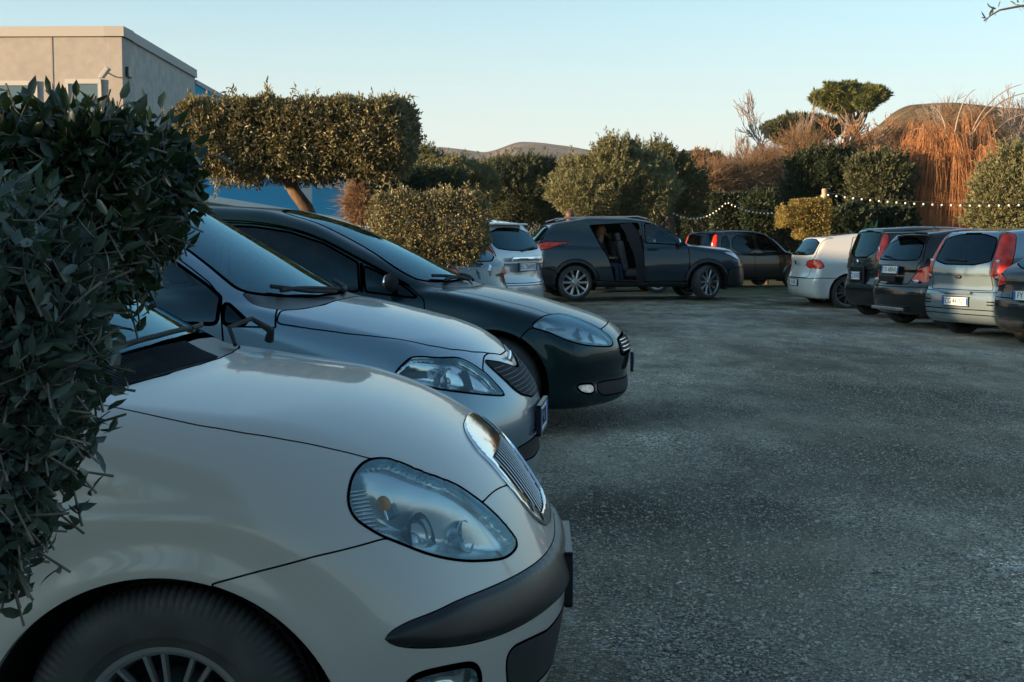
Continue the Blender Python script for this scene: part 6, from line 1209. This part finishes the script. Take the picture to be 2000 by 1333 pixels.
# dark suv with its rear door open
SR = R(8)
C = gen(4.48, .925, 1.63, 1.22, 1.12, 2.0, 4.02, 1.50, 4.38, 1.12, 1.06, foh=.93, roh=.88, R_=.345, Ra=.40, nz=.80, zb=.25, rr=(.16, 3.), taper=.86)
hole = [(3.30, 1.47), (2.48, 1.52), (2.30, 1.52), (2.24, 1.1), (2.22, .36), (2.82, .36), (2.88, .62), (2.96, .84), (3.12, 1.10)]
def ring(s0, z0, r): return [(s0+r*math.cos(t), z0+r*math.sin(t)) for t in np.arange(0, 2*math.pi, math.pi/24)]
r = [reg('headlight', 'side', [(.64, .945), (.44, .94), (.2, .86), (.07, .74), (.2, .75), (.42, .85)], sidec, 1, m='whitelamp', lr=1),
 reg('tail_light', 'front', [(.60, 1.0), (.62, 1.12), (1.2, 1.14), (1.2, .98)], rearc, 1, m='red', lr=1), reg('tail_light', 'side', [(4.7, 1.14), (4.2, 1.15), (3.62, 1.135), (3.95, 1.07), (4.15, 1.0), (4.7, .98)], lambda s, a, z, n: (s > 3.5) & (n[:, 0] <= .25), 0, m='red', lr=1, into=1),
 reg('rear_window', 'front', [(-.05, 1.14), (.72, 1.16), (.70, 1.25), (.60, 1.44), (-.05, 1.47)], rearc, 1, m='tint', bw=.02),
 reg('rear_door', 'side', hole, lambda s, a, z, n: a > .5, 0, lr=1), 
 reg('window', 'side', [(1.28, 1.07), (1.55, 1.28), (2.0, 1.50), (2.18, 1.51), (2.20, 1.12)], sidew, 0, m='glass', lr=1, bw=.022, bm='chrome', bn='chrome_strip', boff=.004),
 reg('windscreen', 'top', [(1.22, -.05), (1.27, .3), (1.37, .55), (1.52, .72), (1.9, .62), (2.0, .5), (2.0, -.05)], lambda s, a, z, n: z > 1.08, 1, m='glass', bw=.02),
 reg('grille', 'front', [(-.05, .78), (.42, .76), (.40, .66), (-.05, .64)], front, 1, m='seam', bw=.015, bm='chrome'),
 reg('sill_cladding', 'side', [(-.3, .62), (.5, .66), (.52, .36), (1.4, .36), (3.1, .36), (4.0, .50), (4.05, .62), (4.7, .66), (4.7, 0), (-.3, 0)], anyc, 1, m='plastic'),
 reg('arch_cladding', 'side', ring(.93, .335, .475), lambda s, a, z, n: a > .6, 0, m='plastic', lr=1), reg('arch_cladding', 'side', ring(3.60, .335, .475), lambda s, a, z, n: a > .6, 0, m='plastic', lr=1),
 reg('bonnet', 'top', [(1.1, -.05), (1.22, .55), (1.27, .78), (1.1, .79), (.5, .72), (.2, .55), (.12, .3), (.1, -.05)], lambda s, a, z, n: (z > .6) & (z < 1.2), 1),
 reg('tailgate', 'front', [(-.05, 1.50), (.60, 1.48), (.74, 1.15), (.70, .7), (-.05, .68)], lambda s, a, z, n: s > 3.8, 0),
 reg('front_door', 'side', [(1.34, .34), (1.30, .8), (1.34, 1.08), (1.6, 1.33), (2.0, 1.53), (2.24, 1.54), (2.22, .34)], sidec, 0, lr=1)]
u0 = at(1245, 580, 27.6); nx, ny = .33+4.40*math.cos(SR), 26.9+4.40*math.sin(SR)
bs, rs_ = make_car('parked_car', 'dark suv standing side on with its rear door open and people getting in', 'car', C, (nx, ny), SR, .026, P_['suv_paint'], r, (.345, .22, .255, (10, .055, .012, .0), mat('bright_alloy', (.34, .35, .36), .3, .9)), sw=.012, gz=.10, steer=R(30))
for o in rs_[4]['obj']:      # the near rear door swings on its front edge; the far one stays shut
    if o.data.vertices[0].co.y > 0: continue
    bmx = bmesh.new(); bmx.from_mesh(o.data); bmx.verts.ensure_lookup_table()
    for v in bmx.verts:
        if v.co.y < 0:
            p = v.co-Vector((-2.24, -.91, 0)); q = Matrix.Rotation(R(62), 3, 'Z') @ p; v.co = q+Vector((-2.24, -.93, 0))
    bmesh.ops.recalc_face_normals(bmx, faces=bmx.faces[:]); bmx.to_mesh(o.data); bmx.free(); o['label'] = 'rear door swung open'
handle(bs.root, 2.05, .925, 1.0, M['plastic'])
mirror_cap(bs, (1.50, .86, 1.08), P_['suv_paint'], bs.root, 1.1)
number_plate(bs.root, 4.49, .62, 'FK 118', True)
for sg in (-1, 1): k = MB(); k.tube([(-2.1, sg*.62, 1.60), (-2.3, sg*.62, 1.645), (-3.7, sg*.62, 1.62), (-3.95, sg*.62, 1.55)], .016, 6); k.build('roof_rail', M['alloy'], bs.root, True)
# black city car behind the suv
city(4.95, 36.2, R(30), .0, P_['black_paint'], 'black city car behind the suv, its tall red lamp above the suv bonnet', None, 'BX 472')
# pearl suv, rear to the camera
WR = R(148)
C = gen(4.41, .91, 1.64, 1.15, 1.08, 1.95, 3.98, 1.53, 4.32, 1.08, 1.02, foh=.88, roh=.88, R_=.34, nz=.75, zb=.24, rr=(.22, 2.6), taper=.86)
r = std(C, win_std(1.15, 1.95, 1.04, 1.64, 4.41, 3.55, 2.35), [(.55, .92), (.2, .82), (.1, .72), (.3, .72), (.55, .84)], [(-.05, 1.10), (.55, 1.12), (.66, 1.20), (.55, 1.44), (-.05, 1.48)],
    [([(.62, .80), (.66, .92), (.72, 1.08), (.70, 1.30), (1.1, 1.30), (1.1, .80)], 'r'), ([(4.6, .80), (4.28, .82), (4.15, 1.0), (3.85, 1.30), (4.6, 1.40)], 's')], tg=[(-.05, 1.55), (.52, 1.52), (.70, 1.15), (.62, .62), (-.05, .60)], bump=.56)
hx, hy = math.cos(WR), math.sin(WR); rc = at(1030, 520, 20.5)
bw_, _ = make_car('parked_car', 'pearl white suv seen from behind with long red lamp, next to the clipped bush', 'car', C, (rc[0]+hx*4.41, 20.5+hy*4.41), WR, .026, P_['pearl_paint'], r, (.34, .22, .24, (10, .03, .012, .0), M['alloy']), sw=.012, gz=0.)
number_plate(bw_.root, 4.42, .86, 'EL 736WD', True); k = MB(); k.box((-4.40, 0, .985), (.04, .85, .07), .02); k.build('tailgate_trim', M['chrome'], bw_.root, True)
k = MB(); k.box((-4.03, 0, 1.515), (.20, .95, .03), .012); k.build('spoiler', P_['pearl_paint'], bw_.root, True); wiper(bw_, bw_.root, [(4.36, 0, 1.13), (4.34, -.2, 1.16), (4.31, -.45, 1.19)], r=.016)
# petrol coloured hatchback half behind the clipped bush
C = gen(3.99, .85, 1.40, 1.0, .96, 1.75, 3.30, 1.30, 3.86, .96, .93, foh=.80, roh=.70, R_=.30, rr=(.24, 2.4), taper=.84)
r = std(C, win_std(1.0, 1.75, .96, 1.49, 3.99, 3.1, 2.2), [(.5, .80), (.2, .72), (.1, .62), (.25, .62), (.5, .70)], [(-.05, .99), (.60, .99), (.50, 1.24), (-.05, 1.27)],
    [([(.50, .78), (.52, .90), (.70, .93), (1.1, .93), (1.1, .78)], 'r'), ([(4.2, .93), (3.62, .93), (3.70, .78), (4.2, .78)], 's')], tg=[(-.05, 1.40), (.55, 1.37), (.66, .97), (.48, .62), (-.05, .62)], bump=.60)
rc = at(958, 520, 17.2)
bp_, _ = make_car('parked_car', 'dark petrol hatchback with silver emblem, half hidden behind the clipped bush', 'car', C, (rc[0]+hx*3.99, 17.2+hy*3.99), WR, .026, P_['petrol_paint'], r, (.30, .19, .20, (7, .03, .012, .0), M['alloy']), sw=.010)
k = MB(); k.add([(-3.975, 0, .96), (-3.975, .038, .875), (-3.975, 0, .79), (-3.975, -.038, .875), (-4.005, 0, .93), (-4.005, .018, .875), (-4.005, 0, .82), (-4.005, -.018, .875)], [[0, 1, 5, 4], [1, 2, 6, 5], [2, 3, 7, 6], [3, 0, 4, 7], [4, 5, 6, 7]]); k.build('emblem', M['chrome'], bp_.root)
wiper(bp_, bp_.root, [(3.93, 0, 1.0), (3.91, .2, 1.03), (3.88, .45, 1.06)], r=.014); number_plate(bp_.root, 4.0, .45, '', True)
# roofs glimpsed between the others
def plain(X, Y, rz, pm, label, H=1.5, L=4.1):
    C = gen(L, .86, H, 1.05, .98, 1.8, L-.45, H-.09, L-.12, .98, .95, rr=(.2, 3.))
    r = std(C, win_std(1.05, 1.8, .95, H, L, L-.8, 2.25), [(.5, .78), (.2, .70), (.1, .6), (.25, .6), (.5, .70)], [(-.05, .98), (.62, .98), (.52, H-.15), (-.05, H-.12)], [([(.56, .72), (.58, .90), (.70, .92), (1.1, .92), (1.1, .72)], 'r')], tg=[(-.05, H-.06), (.55, H-.09), (.68, .98), (.60, .62), (-.05, .62)])
    b, _ = make_car('parked_car', label, 'car', C, (X, Y), rz, .034, pm, r, (.30, .19, .20, (7, .03, .012, .0), M['alloy']), sw=.012); return b
p = at(990, 440, 27.5); plain(p[0]+.15, 27.5, R(-30), P_['grey_paint'], 'grey car behind the pearl white suv, only its sloping windscreen showing', 1.62)
p = at(1045, 440, 34.); plain(p[0]+1.0, 34., R(2), P_['steel_paint'], 'low blue grey car roof left of the dark suv', 1.52)
p = at(1340, 440, 33.5); plain(p[0]-.1, 33.2, R(4), P_['grey_paint'], 'grey car roof between the dark suv and the black city car', 1.52)
p = at(735, 440, 19.5); bb = plain(p[0]+1.9, 19.8, R(2), P_['pearl_paint'], 'pale car with roof bars, left of the clipped bush', 1.50)
for s_ in (1.9, 2.9):
    k = MB(); k.box((-s_, 0, 1.57), (.07, 1.25, .03), .01); k.box((-s_, .6, 1.52), (.08, .04, .1), .01); k.box((-s_, -.6, 1.52), (.08, .04, .1), .01); k.build('roof_bar', M['plastic'], bb.root)
# ---- people -------------------------------------------------------------------
SKIN = mat('skin', (.42, .24, .17), .5, trans=(.3, .1, .06))
def figure(name, label, base, rz, J, top, legs, hair_c, sc_=1.):
    """one continuous skinned body from joints: J name -> (x, y, z), r"""
    root = empty(name, base, rz); tag(root, label, 'person'); root.scale = (sc_,)*3
    bones = [('pelvis', 'waist'), ('waist', 'chest'), ('chest', 'neck'), ('neck', 'head'), ('head', 'crown')]
    for s in 'lr': bones += [('chest', 'sh'+s), ('sh'+s, 'el'+s), ('el'+s, 'wr'+s), ('wr'+s, 'pa'+s), ('pelvis', 'hi'+s), ('hi'+s, 'kn'+s), ('kn'+s, 'an'+s), ('an'+s, 'to'+s)]+[('pa'+s, 'f%d%s' % (i, s)) for i in range(5)]
    for s in 'lr':
        p = np.array(J['pa'+s][0]); w = np.array(J['wr'+s][0]); d = p-w; d /= np.linalg.norm(d); sd = np.cross(d, [0, 0, 1.]); sd /= max(np.linalg.norm(sd), 1e-6)
        for i in range(5): J['f%d%s' % (i, s)] = (tuple(p+d*(.075 if i else .035)*(1-.08*abs(i-2.5))+sd*((i-2.5)*.019 if i else -.055)), .0085)
    names = list(J); ix = {k: i for i, k in enumerate(names)}; me = bpy.data.meshes.new('body'); me.from_pydata([J[k][0] for k in names], [(ix[a], ix[b]) for a, b in bones], []); o = bpy.data.objects.new('body', me); col.objects.link(o); o.parent = root
    sk = o.modifiers.new('skin', 'SKIN'); sk.use_smooth_shade = True; ss = o.modifiers.new('sub', 'SUBSURF'); ss.levels = ss.render_levels = 1
    for k in names:
        v = me.skin_vertices[0].data[ix[k]]; r = J[k][1]; v.radius = (r, r) if not isinstance(r, tuple) else r; v.use_root = (k == 'pelvis')
    dg = bpy.context.evaluated_depsgraph_get(); m2 = bpy.data.meshes.new_from_object(o.evaluated_get(dg)); o.modifiers.clear(); o.data = m2
    for q in (SKIN, top, legs): m2.materials.append(q)
    hz = J['neck'][0][2]-.02; pz = J['waist'][0][2]-.06; hands = [np.array(J['wr'+s][0]) for s in 'lr']; legj = [np.array(J[q+s][0]) for s in 'lr' for q in ('kn', 'an', 'to')]
    for f in m2.polygons:
        c = np.array(f.center); f.use_smooth = True
        if c[2] > hz or min(np.linalg.norm(c-h_) for h_ in hands) < .10 and min(np.linalg.norm(c-np.array(J['pa'+s][0])) for s in 'lr') < .09: f.material_index = 0
        elif c[2] < pz or min(np.linalg.norm(c-q) for q in legj) < .13: f.material_index = 2
        else: f.material_index = 1
    h = J['head'][0]; hr = mat('hair', hair_c, .6, var=.4, vs=25); b = MB(); b.ball((h[0]-.016, h[1], h[2]+.050), (.108, .096, .112), 18, 12); b.ball((h[0]-.055, h[1], h[2]-.02), (.062, .078, .11), 14, 10); b.build('hair', hr, root, True)
    ey = MB()
    b = MB(); b.ball((h[0]+.098, h[1], h[2]-.008), (.014, .012, .020), 10, 6); b.build('nose', SKIN, root, True)
    for s in (-1, 1):
        b = MB(); b.ball((h[0]+.082, h[1]+s*.032, h[2]+.018), (.010, .012, .007), 10, 6); b.build('eye', M['ink'], root, True); b = MB(); b.ball((h[0]+.0, h[1]+s*.080, h[2]+.0), (.018, .010, .030), 10, 6); b.build('ear', SKIN, root, True)
    b = MB(); b.ball((h[0]+.086, h[1], h[2]-.048), (.006, .024, .006), 10, 6); b.build('mouth', mat('lips', (.30, .10, .08), .5), root, True)
    return root
def joints(sit=False, arms=None):
    if not sit:
        J = dict(pelvis=((0, 0, .95), (.12, .15)), waist=((0, 0, 1.08), (.10, .13)), chest=((0, 0, 1.32), (.11, .16)), neck=((.0, 0, 1.50), .055), head=((.02, 0, 1.62), (.085, .08)), crown=((.01, 0, 1.71), .06))
        for s, k in (('l', 1), ('r', -1)): J.update({'sh'+s: ((0, k*.18, 1.42), .058), 'el'+s: ((-.02, k*.24, 1.14), .045), 'wr'+s: ((.08, k*.22, .92), .030), 'pa'+s: ((.11, k*.22, .85), (.038, .02)), 'hi'+s: ((0, k*.09, .88), .09), 'kn'+s: ((.02, k*.10, .48), .058), 'an'+s: ((-.02, k*.10, .08), .042), 'to'+s: ((.13, k*.11, .04), .035)})
    else:
        J = dict(pelvis=((0, 0, .10), (.12, .14)), waist=((-.02, 0, .24), (.10, .13)), chest=((.0, 0, .46), (.11, .15)), neck=((.03, 0, .63), .05), head=((.06, 0, .75), (.085, .08)), crown=((.05, 0, .84), .06))
        for s, k in (('l', 1), ('r', -1)): J.update({'sh'+s: ((.0, k*.17, .55), .055), 'el'+s: ((.08, k*.22, .32), .042), 'wr'+s: ((.28, k*.13, .26), .028), 'pa'+s: ((.35, k*.10, .26), (.036, .02)), 'hi'+s: ((.06, k*.09, .08), .085), 'kn'+s: ((.42, k*.11, .12), .056), 'an'+s: ((.46, k*.11, -.26), .040), 'to'+s: ((.60, k*.12, -.30), .034)})
    return J
WJ = mat('dark_jacket', (.03, .03, .035), .8); BR = mat('brown_coat', (.20, .09, .04), .85, var=.2); JE = mat('jeans', (.03, .05, .09), .85)
p = at(1113, 430, 29.3); figure('person', 'person standing behind the dark suv, only the top of the brown haired head showing', (p[0], 29.3, .08), R(80), joints(), BR, JE, (.08, .035, .018), 1.045)
cS, sS = math.cos(SR), math.sin(SR)
def in_suv(s, y, z): return (nx_s-s*cS-y*sS*1.0, ny_s-s*sS+y*cS, z)
nx_s, ny_s = bs.root.location[0], bs.root.location[1]
figure('person', 'person in dark jacket with auburn hair on the back seat of the suv', in_suv(3.02, -.34, .10+.56), SR+R(-35), joints(True), WJ, JE, (.26, .09, .03))
